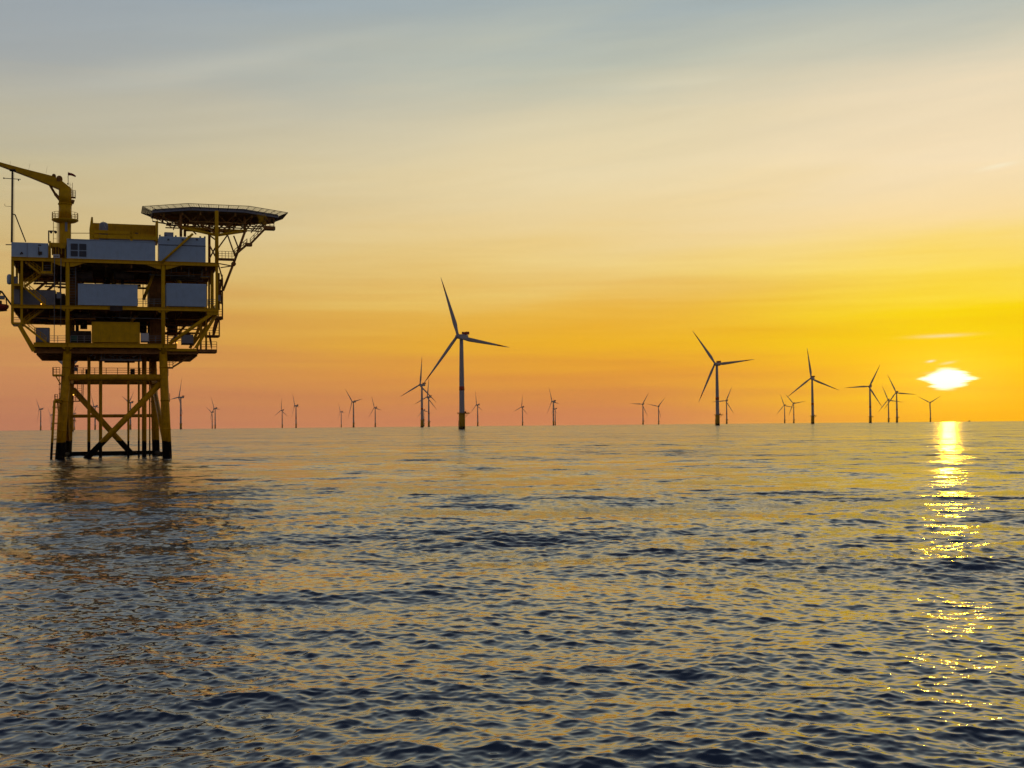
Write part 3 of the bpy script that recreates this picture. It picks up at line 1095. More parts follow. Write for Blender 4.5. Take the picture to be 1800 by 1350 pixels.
# walkway behind the upper brace
m = MB()
za = Z(658, 9)
m.box((P(124, 658, 9).x, 9, za - 0.2), (P(268, 658, 9).x, 10.2, za))
m.build("walkway", BROWN, sub)
MB().rail([V3(P(126, 658, 9).x, 9.05, za), V3(P(266, 658, 9).x, 9.05, za)], 1.1, 2.0, 0.055).build("railing", BROWN, sub)
for x0, x1, y0, y1 in ((150, 154, 649, 658), (229, 237, 648.5, 658)):
    MB().box(P(x0, y1, 8.6), P(x1, y0, 9.0) + V3(0, 0, 0)).build("control_cabinet", DARK, sub)
MB().box(P(130.5, 652.5, 8.6), P(137, 646, 9.0)).build("control_cabinet", BOXG, sub)
MB().ladder(P(140, 699, 9), P(140, 650, 9), UX, 0.75, 0.06, 0.4).build("ladder", BROWN, sub)
MB().tube(P(146, 698, 9), P(147, 662, 9), 0.06, n=5).build("pipe_run", BROWN, sub)
m = MB()
m.box(P(127, 706, 9), P(141, 704.5, 10.2))
m.build("access_platform", BROWN, sub)
MB().rail([P(127, 704.5, 9.05), P(139, 704.5, 9.05)], 0.9, 0.6, 0.045).build("railing", BROWN, sub)
# lit navigation lamps
for x, y, v in ((72.5, 534.5, -0.05), (129.2, 694.0, -0.1), (311, 602.5, -0.1)):
    c = P(x, y, v)
    h = MB().tube(c - V3(0.22, 0, 0), c + V3(0.12, 0, 0.06), 0.08, 0.10, n=8).build("lamp_housing", DARK, sub)
    MB().lathe(c + V3(0, -0.12, 0), [(0.03, -0.10), (0.09, -0.05), (0.10, 0.0), (0.09, 0.05), (0.03, 0.10)], 10).build("lamp_lens", LAMP, h)

# ------------------------------------------------------------------ boxes and cabinets standing on the decks
def housing(name, x0, y0, x1, y1, v0, v1, mat, label, cat, group=None, ribs=0.0, base=True, bev=0.04):
    xm, ym = (x0 + x1) / 2, (y0 + y1) / 2
    a, b = P(x0, ym, v0).x, P(x1, ym, v0).x
    zb, zt = P(xm, y1, v0).z, P(xm, y0, v0).z
    o = ((a + b) / 2, (v0 + v1) / 2, zb)
    t = empty(name, o, label, cat, group)
    m = MB()
    m.box((a, v0, zb), (b, v1, zt))
    m.build("body", mat, t, o, bevel=bev)
    if ribs:
        r = MB()
        k = int((b - a) / ribs)
        for i in range(k):
            uu = a + 0.15 + (b - a - 0.3) * i / max(1, k - 1)
            r.box((uu - ribs * 0.25, v0 - 0.05, zb + 0.12), (uu + ribs * 0.25, v0 - 0.002, zt - 0.12))
        r.build("ribbed_panel", mat, t, o)
    if base:
        f = MB()
        k = max(2, int((b - a) / 2.6))
        for i in range(k + 1):
            uu = a + 0.2 + (b - a - 0.4) * i / k
            f.box((uu - 0.12, v0 + 0.05, zb - 0.34), (uu + 0.12, v0 + 0.4, zb - 0.002))
        f.box((a + .3, v0 + 0.6, zb - 0.33), (b - .3, v1 - 0.3, zb - 0.004))
        f.build("skid", YEL, t, o)
    return t, a, b, zb, zt, o


t, a, b, zb, zt, o = housing("equipment_container", 117.5, 422.5, 273, 456.2, 0.25, 4.0, BOXW, "long plain blue-grey container with a four-pane louvre, on the roof deck", "container", base=True)
m = MB()
for (x0, y0, x1, y1) in ((124.3, 428.3, 136.8, 438.8), (139.3, 428.8, 151.8, 439.2), (124.3, 441.2, 136.8, 450.2), (139.3, 441.5, 151.8, 450.8)):
    p, q = P(x0, y1, 0.2), P(x1, y0, 0.2)
    m.box((p.x, 0.16, p.z), (q.x, 0.24, q.z))
    k = 9
    for i in range(k):
        z = p.z + (q.z - p.z) * (i + 0.5) / k
        m.beam(V3(p.x + 0.04, 0.15, z), V3(q.x - 0.04, 0.15, z), 0.06, 0.02, (0, 0.6, 1))
m.build("louvre", LOUV, t, o)
m = MB()
m.box((a - 0.03, 0.12, zb - 0.01), (b + 0.03, 0.24, zb + 0.10))
m.box((a - 0.03, 0.15, zt - 0.10), (b + 0.03, 0.24, zt + 0.02))
m.build("trim", BOXW, t, o)
m = MB()
for k in range(1, 9):
    uu = a + (b - a) * (0.25 + 0.75 * k / 9)
    m.box((uu - 0.05, 0.20, zb + 0.11), (uu + 0.05, 0.247, zt - 0.11))
m.build("panel_joint", BOXW, t, o)

t, a, b, zb, zt, o = housing("equipment_container", 279.5, 416.5, 361.5, 461.0, 0.35, 6.0, BOXW, "tall blue-grey container with a seam across it, behind the sloping yellow brace", "container", ribs=0.34)
m = MB()
m.box((a - 0.02, 0.27, Z(432.2, 0.3, 320)), (b + 0.02, 0.345, Z(430.7, 0.3, 320)))
m.build("seam_cap", LOUV, t, o)
m = MB()
for x in (296, 321, 346):
    c = P(x, 421, 0.25)
    m.box((c.x - 0.16, 0.18, c.z - 0.14), (c.x + 0.16, 0.30, c.z + 0.14))
for x in (281, 291, 309, 331, 352, 360):
    c = P(x, 415.8, 0.6)
    m.box((c.x - 0.14, 0.5, zt), (c.x + 0.14, 0.8, zt + 0.26))
m.build("lifting_lug", LOUV, t, o)
m = MB()
c0, c1 = P(289, 413.5, 2.0), P(305, 411.0, 2.0)
m.box((c0.x, 2.0, zt + 0.002), (c1.x, 3.4, c1.z + 0.25))
m.build("roof_hatch", BOXG, t, o, bevel=0.03)

t, a, b, zb, zt, o = housing("equipment_cabin", 19.8, 426.5, 84.5, 452.8, 0.3, 6.0, BOXW, "pale grey cabin with fittings on its wall, at the foot of the boom rest", "cabin")
m = MB()
c = P(62, 445, 0.2)
m.box(P(67, 431.5, 0.22), P(72.5, 430.2, 0.29))
m.tube(P(36, 447, 0.2), P(38, 443, 0.2), 0.10, n=6).tube(P(38, 443, 0.2), P(40, 446.5, 0.2), 0.08, n=6)
m.tube(P(69, 449, 0.2), P(67.5, 434, 0.2), 0.06, n=6)
m.box(P(67, 447, 0.1), P(74, 442.5, 0.28))
m.build("wall_fitting", DARK, t, o)
m = MB()
for x in (47.5, 84):
    m.box(P(x, 452.5, 0.22), P(x + 0.8, 427.5, 0.29))
m.build("panel_joint", BOXG, t, o)

t, a, b, zb, zt, o = housing("equipment_container", 137.0, 500.0, 242.0, 536.6, 0.3, 4.5, BOXW, "plain pale blue-grey container on the middle deck beside the ladder", "container", ribs=0.5)
m = MB()
m.box((a - 0.02, 0.22, zt - 0.12), (b + 0.02, 0.295, zt + 0.02))
m.box((a - 0.02, 0.22, zb - 0.02), (b + 0.02, 0.295, zb + 0.10))
m.build("trim", BOXW, t, o)
t, a, b, zb, zt, o = housing("equipment_container", 292.0, 498.5, 362.8, 538.6, 0.3, 4.5, BOXW, "short container with closely ribbed walls on the middle deck, near the stair tower", "container", ribs=0.26)
t, a, b, zb, zt, o = housing("equipment_container", 161.5, 566.3, 245.3, 601.8, 0.25, 5.0, YEL, "plain yellow container on the lower deck", "container")
m = MB()
m.box((a - 0.02, 0.18, zt - 0.12), (b + 0.02, 0.245, zt + 0.02))
m.box((a - 0.03, 0.17, zb), (a + 0.12, 0.243, zt - .13))
m.box((b - 0.12, 0.17, zb), (b + 0.03, 0.243, zt - .13))
m.build("trim", YEL, t, o)


def cabinet(x0, y0, x1, y1, v0, v1, mat, label, cat="cabinet", name="equipment_cabinet", detail=DARK):
    t, a, b, zb, zt, o = housing(name, x0, y0, x1, y1, v0, v1, mat, label, cat, base=False)
    m = MB()
    m.box((a + 0.08, v0 - 0.04, zb + 0.1), ((a + b) / 2 - 0.03, v0 - 0.002, zt - 0.1))
    m.box(((a + b) / 2 + 0.03, v0 - 0.04, zb + 0.1), (b - 0.08, v0 - 0.002, zt - 0.1))
    m.build("door", mat, t, o)
    m = MB()
    m.box((a - 0.03, v0 - 0.05, zt), (b + 0.03, v1 + 0.05, zt + 0.06))
    m.box((a, v0 - 0.01, zb - 0.12), (b, v1, zb - 0.002))
    m.build("cap", detail, t, o)
    return t


cabinet(124.8, 589.5, 136, 600.0, 1.0, 2.2, GREEN, "small green box on the lower deck beside the column", "box")
cabinet(247.5, 585.5, 261.5, 600.0, 0.4, 2.0, WHITE, "small off-white cabinet just beside the yellow container")
cabinet(62.5, 576.5, 86.5, 601.0, 2.6, 5.5, BOXG, "grey cabinet standing under the lowest zigzag stair flight")
cabinet(320.0, 588.5, 340.0, 603.5, 3.0, 6.0, BOXG, "low grey cabinet under the thick raking strut on the lower deck")
cabinet(24.5, 508.5, 34.5, 534.0, 2.0, 4.5, BOXG, "narrow grey cabinet between the two outermost posts on the middle deck")
cabinet(40.0, 510.0, 97.0, 536.0, 4.5, 8.0, BOXG, "long dull grey housing behind the stairs on the middle deck", "housing", "equipment_housing")
cabinet(99.5, 514.0, 107.5, 524.5, 1.5, 2.8, BOXG, "small pale grey box hung behind the hoses near the column", "box")
cabinet(24.0, 486.5, 30.5, 499.0, 1.0, 2.4, BOXG, "small grey box on the stair landing between the outer posts", "box")

# blue-grey canister hung outside the left end
c = P(16.5, 491, 1.0)
t = empty("raft_canister", c - V3(0, 0, 0.9), "blue-grey rounded canister hung outside the outermost post", "canister")
m = MB().lathe(c, [(0.15, -0.85), (0.36, -0.7), (0.40, -0.3), (0.40, 0.45), (0.3, 0.75), (0.1, 0.85)], 14)
m.build("shell", BOXW, t, c - V3(0, 0, 0.9))
MB().tube(c + V3(0.2, 0, -0.5), c + V3(0.75, 0, -0.5), 0.05, n=6).tube(c + V3(0.2, 0, 0.3), c + V3(0.75, 0, 0.3), 0.05, n=6).build("bracket", DARK, t, c - V3(0, 0, 0.9))

# ---- yellow machinery and white notice plate between the roof containers
o = P(101, 454, 2.0)
t = empty("winch_unit", o, "small yellow winch frame on the roof deck behind the white notice plate", "winch")
m = MB()
for x in (88.5, 115):
    m.box(P(x - 1.2, 454, 1.2), P(x + 1.2, 432, 3.0))
m.box(P(86, 433.5, 1.0), P(117, 430.5, 3.2))
m.build("frame", YEL, t, o)
MB().tube(P(91, 442, 2.1), P(113, 442.3, 2.1), 0.62, n=14).build("drum", BROWN, t, o)
m = MB()
for x in (93, 98, 103, 108):
    m.box(P(x - 0.6, 447, 1.0), P(x + 0.6, 434, 1.15))
m.box(P(105, 436.5, 0.95), P(115, 431, 1.2))
m.build("guard", YEL, t, o)
m = MB()
m.tube(P(87.7, 453, 0.8), P(87.7, 424, 0.8), 0.16, n=6)
m.tube(P(84.5, 453, 0.9), P(84.5, 434, 0.9), 0.3, n=8)
m.build("post", YEL, t, o)

o = P(99, 453.5, -0.2)
t = empty("notice_plate", o, "white notice plate on the roof edge above the two hoses", "sign")
m = MB()
m.box(P(93.2, 453.0, -0.2), P(105.0, 447.2, -0.14))
m.build("plate", WHITE, t, o)
m = MB()
for x0, x1, y in ((95.3, 97.4, 450.2), (97.8, 99.0, 450.0), (99.6, 101.6, 450.3), (102, 103.2, 450.1)):
    m.box(P(x0, y + 0.7, -0.23), P(x1, y - 0.5, -0.203))
m.build("lettering", DARK, t, o)

# ---- flood light post
o = P(85.6, 427, 2.0)
t = empty("floodlight_post", o, "dark post with a crosswise arm carrying two floodlights on the roof", "floodlight")
MB().beam(P(85.6, 427, 2.0), P(85.6, 405.4, 2.0), 0.2, 0.2).beam(P(84.8, 405.8, 2.0), P(98.5, 406.2, 2.0), 0.16, 0.14).build("post", DARK, t, o)
for x in (89.8, 97.6):
    c = P(x, 408.2, 2.0)
    MB().lathe(c, [(0.26, 0.16), (0.22, -0.02), (0.08, -0.22)], 8).build("lamp_head", DARK, t, o)

# ---- boom rest mast with cross-arm
o = P(20.8, 426, 3.0)
t = empty("boom_rest", o, "thin tall dark mast with a cross-arm propping up the crane boom", "mast")
top = P(21.8, 299.5, 3.0)
MB().tube(o, top, 0.17, 0.15, n=10).build("mast", DARK, t, o)
m = MB()
m.box(top + V3(-0.45, -0.5, -0.08), top + V3(0.5, 0.5, 0.12))
m.build("saddle", DARK, t, o)
m = MB()
m.tube(P(6.2, 313.2, 3.0), P(36.5, 315.2, 3.0), 0.06, n=6)
m.tube(P(32.6, 315, 3.0), P(32.6, 318, 3.0), 0.09, n=6)
m.box(P(5.5, 314, 2.9), P(8, 312.4, 3.1))
m.build("cross_arm", DARK, t, o)
m = MB().tube(P(8.3, 358, 3.0), P(8.7, 362.2, 3.0), 0.03, n=5).tube(P(8.7, 362.2, 3.0), P(21, 363.3, 3.0), 0.03, n=5)
m.build("antenna", DARK, t, o)
MB().tube(P(22.5, 376.5, 3.0), P(26.5, 377.2, 3.0), 0.09, n=8).tube(P(26.5, 377.2, 3.0), P(45.2, 425, 3.0), 0.10, n=8).build("stay", DARK, t, o)
MB().ladder(P(24.4, 425, 2.9), P(24.4, 303, 2.9), VX, 0.4, 0.02, 0.4).build("ladder", GALV, t, o)
MB().tube(P(10, 430, 2.0), P(20, 430.2, 2.0), 0.08, n=6).build("bracket", DARK, t, o)

# ---- pedestal crane
VC = 4.5
o = P(114, 455, VC)
crane = empty("pedestal_crane", o, "yellow pedestal crane with its boom lowered toward the left edge of the photo", "crane")
pc = P(114.3, 420, VC).x
zt_low = Z(385, VC, 114)
MB().tube(V3(pc, VC, Z_ROOF_T), V3(pc, VC, zt_low), 0.98, 0.98, n=24).build("pedestal", YEL, crane, o)
pu = P(114.6, 350, VC).x
m = MB()
m.tube(V3(pu, VC, zt_low + 0.002), V3(pu, VC, Z(359.5, VC, 114)), 1.0, 1.06, n=24)
m.tube(V3(pu, VC, Z(360, VC, 114)), V3(pu, VC, Z(357.8, VC, 114)), 1.16, n=24)
m.tube(V3(pu, VC, Z(357.8, VC, 114)), V3(pu, VC, Z(331, VC, 114)), 1.04, 1.04, n=24)
m.build("slewing_column", YEL, crane, o)
# boom: side outline pushed through its width
prof = [(-70, 262), (0, 284.8), (40, 295.8), (91.8, 308.9), (108, 317), (123.5, 329.3), (124, 331.6), (103, 331.6), (84, 323.3), (55, 311.5), (20, 298.2), (0, 290.6), (-70, 266.5)]
m = MB()
m.extrude([P(x, y, VC - 0.7) for x, y in prof], (0, 1.4, 0))
m.build("boom", YEL, crane, o, bevel=0.05)
MB().tube(P(86.5, 323.5, VC), P(97, 341, VC), 0.20, n=10).tube(P(97, 341, VC), P(109.5, 356, VC), 0.27, n=10).build("luffing_cylinder", BROWN, crane, o)
m = MB()
for x, y, r in ((95.0, 309.8, 0.32), (104.5, 314.8, 0.5)):
    c = P(x, y, VC)
    m.tube(c - V3(0, 0.6, 0), c + V3(0, 0.6, 0), r, n=12)
m.box(P(100, 318, VC - 0.8), P(106, 313, VC - 0.72))
m.build("hoist_winch", BROWN, crane, o)
# round walkway on the pedestal
zp = Z(387.5, VC, 114)
m = MB()
m.lathe((pc, VC, zp), [(1.05, -0.45), (1.7, -0.30), (2.15, -0.05), (2.15, 0.12), (1.05, 0.14)], 24)
w = m.build("walkway", YEL, crane, o)
m = MB()
ring = [V3(pc + 2.08 * math.cos(t), VC + 2.08 * math.sin(t), zp + 0.1) for t in [2 * math.pi * k / 18 for k in range(19)]]
m.rail(ring, 1.15, 0.75, 0.04)
m.build("railing", YEL, w, o)
MB().ladder(V3(pc - 1.55, VC - 0.3, Z(430, VC, 100)), V3(pc - 1.55, VC - 0.3, zp - 0.3), UX, 0.6, 0.05, 0.8).build("ladder", YEL, crane, o)
MB().ladder(V3(pc - 1.08, VC + 0.1, Z(436, VC, 104)), V3(pc - 1.08, VC + 0.1, zp), VX, 0.5, 0.05, 0.35).build("ladder", YEL, crane, o)
MB().box((pc + 0.02, VC - 1.06, Z(408, VC, 116)), (pc + 0.40, VC - 0.9, Z(389, VC, 116))).build("cover_plate", BOXG, crane, o)
# small service platform on the right of the column
c = P(128.3, 347, VC)
m = MB()
m.box((c.x - 0.45, VC - 0.5, c.z - 0.1), (c.x + 0.42, VC + 0.5, c.z + 0.06))
pl = m.build("service_platform", BROWN, crane, o)
MB().rail([c + V3(-0.4, -0.45, 0), c + V3(0.4, -0.45, 0), c + V3(0.4, 0.45, 0), c + V3(-0.4, 0.45, 0)], 1.15, 0.5, 0.035).build("railing", BROWN, pl, o)
MB().ladder(P(125.2, 346, VC), P(125.2, 321, VC), UX, 0.4, 0.035, 0.35).build("ladder", BROWN, crane, o)
c = P(127.8, 354.5, VC)
MB().tube(c - V3(0.1, 0, 0.35), c + V3(0.12, 0, 0.3), 0.25, n=10).build("slew_motor", BROWN, crane, o)
m = MB()
for x, y, dx in ((17, 283.5, 1.5), (50, 287.5, 3), (81, 293, 2)):
    m.tube(P(x, y + 12, VC), P(x + dx, y, VC), 0.018, n=4)
m.build("whip_aerial", DARK, crane, o)

# windsock on the boom's heel
o = P(119.8, 325, VC)
t = empty("windsock", o, "small dark windsock flying from a pole on top of the crane", "windsock")
MB().tube(o, P(119.8, 302.5, VC), 0.05, n=6).tube(P(119.0, 311, VC), P(119.8, 311, VC), 0.12, n=6).tube(P(119.0, 324, VC), P(119.8, 322.5, VC), 0.14, n=6).build("pole", DARK, t, o)
m = MB()
pts = [P(120, 305.8, VC), P(124, 306.0, VC), P(128.5, 307.6, VC), P(133, 310.2, VC)]
for k, (r0, r1) in enumerate(((0.26, 0.23), (0.23, 0.19), (0.19, 0.13))):
    m.tube(pts[k], pts[k + 1], r0, r1, n=10, cap=False)
m.build("sock", REDBOAT, t, o)

# ---- transformer enclosure with its tank on the roof
VE = 5.0
o = P(218, 424, VE)
t = empty("transformer_enclosure", o, "yellow walled enclosure with pipes and a round tank on the roof deck", "transformer")
m = MB()
m.box(P(163, 424, VE + 5), P(276, 396.5, VE + 5.3))
m.box(P(274.2, 424, VE), P(276, 396.5, VE + 5.29))
for k in range(22):
    x = 165 + k * 5
    m.box(P(x, 423, VE + 4.86), P(x + 1.2, 397.5, VE + 4.99))
m.build("wall", YEL, t, o)
m = MB()
m.extrude([P(157.5, 424, VE), P(165, 424, VE), P(163.4, 381.5, VE), P(160.2, 381.5, VE), P(157, 403, VE)], (0, 0.9, 0))
m.build("end_post", YEL, t, o)
m = MB()
m.box(P(163, 409.5, VE), P(232, 406.8, VE + 0.3))
m.box(P(163, 418.2, VE), P(274, 416.0, VE + 0.3))
m.box(P(229, 424, VE), P(233, 406.8, VE + 0.29))
m.box(P(163, 413.6, VE + 2), P(274, 412.4, VE + 2.2))
m.build("rail_frame", YEL, t, o)
c = P(182, 424, VE + 1.6)
zt_ = Z(390.5, VE + 1.6, 182)
r = 0.72
prof = [(r, 0), (r, zt_ - c.z - 0.45), (r * 0.85, zt_ - c.z - 0.2), (r * 0.5, zt_ - c.z - 0.04), (0.08, zt_ - c.z)]
MB().lathe(c, prof, 20).build("tank", BOXG, t, o)
MB().tube(c + V3(-0.1, -0.75, 3.35), c + V3(0.35, -0.78, 2.2), 0.05, n=5).build("pipe", WHITE, t, o)
m = MB()
for x in (206, 223, 240):
    d = P(x, 424, VE + 2.5)
    m.lathe(d, [(0.5, 0), (0.5, 1.0), (0.35, 1.35), (0.1, 1.5)], 14)
m.build("bushing", DARK, t, o)
m = MB()
m.box(P(185, 424, VE + 2), P(270, 418, VE + 4))
m.build("transformer_body", BOXG, t, o, bevel=0.05)

# ---- helideck: octagon on a lattice of posts, with a tilted safety net round it
VH = 11.0
SQ = 0.68                       # the deck is wider than it is deep
hc = P(377.5, 370, VH)
hc.z = ZH = P(395, 360.5, VH - 12.65 * SQ).z - 0.35
heli = empty("helideck", hc, "eight-sided helicopter deck with a safety net round it, standing higher than the roof", "helideck")
uc = hc.x
APO, NETW = 10.9, 1.75


def octo(r, z, off=0.0):
    pts = []
    for k in range(8):
        t = math.pi / 8 + k * math.pi / 4
        pts.append(V3(uc + r / math.cos(math.pi / 8) * math.cos(t), VH + SQ * r / math.cos(math.pi / 8) * math.sin(t), z + off))
    return pts


m = MB()
m.extrude(octo(APO, ZH - 0.28), (0, 0, 0.28))
m.build("landing_deck", GALV, heli, hc)
m = MB()
oc0, oc1 = octo(APO + 0.05, ZH - 0.55), octo(APO + 0.05, ZH - 0.25)
for k in range(8):
    m.beam((oc0[k] + oc1[k]) / 2, (oc0[(k + 1) % 8] + oc1[(k + 1) % 8]) / 2, 0.14, 0.42)
m.build("rim_beam", BOXG, heli, hc)
# under-framing
m = MB()
for k in range(-4, 5):
    half = min(APO - 0.3, (APO - 0.2) * (1 + math.tan(math.pi / 8)) - abs(k * 2.35) - 0.3)
    m.box((uc - half, VH + SQ * k * 2.35 - 0.12, ZH - 0.8), (uc + half, VH + SQ * k * 2.35 + 0.12, ZH - 0.285))
for k in range(-3, 4):
    half = min(APO - 0.6, (APO - 0.2) * (1 + math.tan(math.pi / 8)) - abs(k * 3.0) - 0.6)
    m.box((uc + k * 3.0 - 0.14, VH - SQ * half, ZH - 1.25), (uc + k * 3.0 + 0.14, VH + SQ * half, ZH - 0.29))
m.build("under_framing", OCHRE, heli, hc)
m = MB()
for k in (-3, -1.5, 0, 1.5, 3):
    vv = VH + SQ * k * 2.7
    half = min(APO - 1.2, (APO - 0.2) * (1 + math.tan(math.pi / 8)) - abs(k * 2.7) - 1.0)
    zb = ZH - 2.25
    m.tube(V3(uc - half + 1.2, vv, zb), V3(uc + half - 1.2, vv, zb), 0.11, n=6)
    n = 8
    for i in range(n):
        x0, x1 = uc - half + 2 * half * i / n, uc - half + 2 * half * (i + 1) / n
        lo0, lo1 = (zb, ZH - 0.8) if i % 2 else (ZH - 0.8, zb)
        m.tube(V3(x0, vv, lo0 if 0 < i else ZH - 0.8), V3(x1, vv, lo1 if i < n - 1 else ZH - 0.8), 0.08, n=6)
for k in (-7, -3.5, 0, 3.5, 7):
    half = SQ * (min(APO - 1.2, (APO - 0.2) * (1 + math.tan(math.pi / 8)) - abs(k)) - 1.0)
    m.tube(V3(uc + k, VH - half, ZH - 2.25), V3(uc + k, VH + half, ZH - 2.25), 0.10, n=6)
m.build("truss", OCHRE, heli, hc)
# net
m = MB()
i_, o_ = octo(APO + 0.12, ZH - 0.35), octo(APO + NETW, ZH + 0.35)
for k in range(8):
    a0, a1, b0, b1 = i_[k], i_[(k + 1) % 8], o_[k], o_[(k + 1) % 8]
    m.tube(b0, b1, 0.055, n=6)
    for t in (0.2, 0.4, 0.6, 0.8):
        m.tube(a0.lerp(b0, t), a1.lerp(b1, t), 0.028, n=4)
    n = 6
    for i in range(n + 1):
        m.tube(a0.lerp(a1, i / n), b0.lerp(b1, i / n), 0.06, n=6)
        if i < n:
            for e in (0.25, 0.5, 0.75):
                m.tube(a0.lerp(a1, (i + e) / n), b0.lerp(b1, (i + e) / n), 0.022, n=4)
m.build("safety_net", DARK, heli, hc)
# lower gangway hung under the left edge
m = MB()
g0, g1 = P(268, 389, VH - 4), P(312, 397, VH - 4)
m.beam(g0, g1, 0.7, 0.12)
m.beam(g0 + V3(0, -0.4, 0.5), g1 + V3(0, -0.4, 0.5), 0.07, 0.07)
for k in range(6):
    c = g0.lerp(g1, k / 5)
    m.tube(c + V3(0, -0.4, 0), c + V3(0, -0.4, 0.9), 0.05, n=5)
m.build("gangway", DARK, heli, hc)
# support posts and lattice
zr = Z(405, VH, 370)
posts = []
for x, yb, v in ((318, 416, 6.0), (381, 464, 1.0), (368, 462, 15.0), (430, 401, 6.0), (430, 403, 15.0), (325, 416, 15.0)):
    b = P(x, yb, v)
    tpt = V3(b.x, v, ZH - 0.95)
    posts.append((b, tpt))
    MB().tube(b, tpt, 0.24 if x != 381 else 0.32, n=12).build("support_post", YEL if x == 381 else BROWN, heli, hc)
ringp = [P(320, 400, 6.0), P(381, 413.5, 3.0), P(432, 406, 6.0), P(428, 406, 15), P(372, 405, 17), P(325, 400, 15)]
m = MB()
for k in range(6):
    m.tube(ringp[k], ringp[(k + 1) % 6], 0.26, n=10)
m.tube(ringp[0], ringp[3], 0.2, n=8).tube(ringp[2], ringp[5], 0.2, n=8).tube(ringp[1], ringp[4], 0.2, n=8)
m.build("ring_frame", YEL, heli, hc)
braces = (((318, 403, 6), (307, 390, 6)), ((318, 405, 6), (334, 392, 6)), ((381, 412, 2), (350, 392, 5)), ((381, 412, 2), (408, 392, 5)), ((432, 405, 6), (418, 392, 6)),
          ((432, 405, 6), (443, 392, 6)), ((382, 438, 1), (400, 413, 6)), ((382, 424, 1), (366, 412, 8)), ((400, 413, 6), (412, 447, 3)), ((411, 415, 6), (419, 436, 4)), ((431, 408, 6), (419, 444, 4)),
          ((345, 412, 8), (330, 396, 8)), ((352, 396, 12), (366, 408, 12)), ((392, 396, 12), (376, 408, 12)), ((390, 408, 14), (420, 394, 14)), ((368, 430, 15), (378, 450, 8)), ((368, 455, 15), (378, 436, 5)))
for q0, q1 in braces:
    MB().tube(P(*q0), P(*q1), 0.13, n=8).build("lattice_brace", BROWN, heli, hc)
MB().tube(P(283, 462, -0.15), P(339, 411, 0.0), 0.21, n=12).build("raking_brace", YEL, heli, hc)
MB().tube(P(392, 511, 4.0), P(412.5, 458, 4.0), 0.22, n=12).tube(P(412.5, 458, 4.0), P(431, 406, 5.5), 0.22, n=12).build("raking_brace", BROWN, heli, hc)
MB().tube(P(383, 463, 2.5), P(408, 467.5, 4.0), 0.10, n=8).build("lattice_brace", BROWN, heli, hc)
MB().tube(P(388, 470.5, 3.0), P(408, 467.5, 4.0), 0.10, n=8).build("lattice_brace", BROWN, heli, hc)
m = MB()
c = P(410.5, 464, 4.0)
m.tube(c - V3(0, 0.3, 0), c + V3(0, 0.3, 0), 0.42, n=10)
m.build("joint_node", BROWN, heli, hc)
# walkway and the two flights of stairs at its outer end
m = MB()
w0, w1 = P(383, 454, 3.5), P(413, 452.5, 3.5)
m.box((w0.x, 3.0, w0.z - 0.3), (w1.x, 4.3, w0.z))
m.build("walkway", BROWN, heli, hc)
MB().rail([V3(w0.x + .1, 3.05, w0.z), V3(w1.x, 3.05, w0.z)], 1.2, 0.6, 0.045).build("railing", BROWN, heli, hc)
for q0, q1, v in (((412, 449, 4.0), (434, 430), 4.0), ((440, 429, 4.0), (466, 402), 4.0)):
    MB().stair(P(q0[0], q0[1], v), P(*q1, v), VX, 1.0, sw=0.12, sh=0.36).build("stair_flight", BROWN, heli, hc)
m = MB()
m.box(P(432, 431.5, 3.4), P(442, 429, 4.8))
m.box(P(465, 402.8, 3.4), P(482, 400.5, 5.0))
for x in (467, 474.5, 481.5):
    m.tube(P(x, 401, 3.5), P(x, 384, 3.8), 0.07, n=6)
m.tube(P(465, 393, 3.5), P(482, 393, 3.5), 0.05, n=5).tube(P(465, 397, 3.5), P(482, 397, 3.5), 0.05, n=5)
m.build("stair_landing", BROWN, heli, hc)
# coiled escape net and lamp bracket under the right edge
m = MB()
random.seed(5)
for k in range(16):
    a = P(452 + random.uniform(0, 16), 376 + random.uniform(0, 4), 2.5)
    b = P(452 + random.uniform(2, 18), 384 + random.uniform(0, 12), 2.5)
    m.tube(a, b, 0.045, n=4)
m.build("escape_net", YEL, heli, hc)

# ------------------------------------------------------------------ rescue boat on its davit at the left end
o = P(6, 548, 3.0)
t = empty("rescue_boat", o, "dark red rescue boat hanging from a dark arm outside the left end", "boat")
secs = [(-24, 0.25, 541, 543.5), (-20, 0.7, 537, 545.5), (-8, 0.95, 535, 547), (4, 0.9, 535, 547), (11, 0.7, 535.5, 546), (15.5, 0.25, 537, 541)]
m = MB()
vs = []
for x, hw, yt, yb in secs:
    ct, cb = P(x, yt, 3.0), P(x, yb, 3.0)
    for fv, fz in ((-1, 1), (-1.05, 0.6), (-0.6, 0.15), (0, 0), (0.6, 0.15), (1.05, 0.6), (1, 1)):
        vs.append(V3(ct.x, 3.0 + fv * hw, cb.z + (ct.z - cb.z) * fz))
fs = []
for k in range(len(secs) - 1):
    for i in range(6):
        fs.append((k * 7 + i, k * 7 + i + 1, (k + 1) * 7 + i + 1, (k + 1) * 7 + i))
    fs.append((k * 7 + 6, k * 7, (k + 1) * 7, (k + 1) * 7 + 6))
fs += [tuple(range(7)), tuple(range(len(vs) - 7, len(vs)))[::-1]]
m.add(vs, fs, True)
m.build("hull", REDBOAT, t, o)
MB().box(P(-6, 535.2, 2.6), P(3.5, 529, 3.4)).build("console", DARK, t, o, bevel=0.06)
MB().tube(P(-2, 547.2, 3.0), P(13, 546.2, 3.0), 0.07, n=6).build("keel_strip", GALV, t, o)
MB().tube(P(12, 535.5, 3.0), P(10.5, 525, 3.0), 0.09, n=6).tube(P(-14, 535.5, 3.0), P(-13, 512, 3.0), 0.09, n=6).build("sling", DARK, t, o)
o2 = P(20, 536, 3.0)
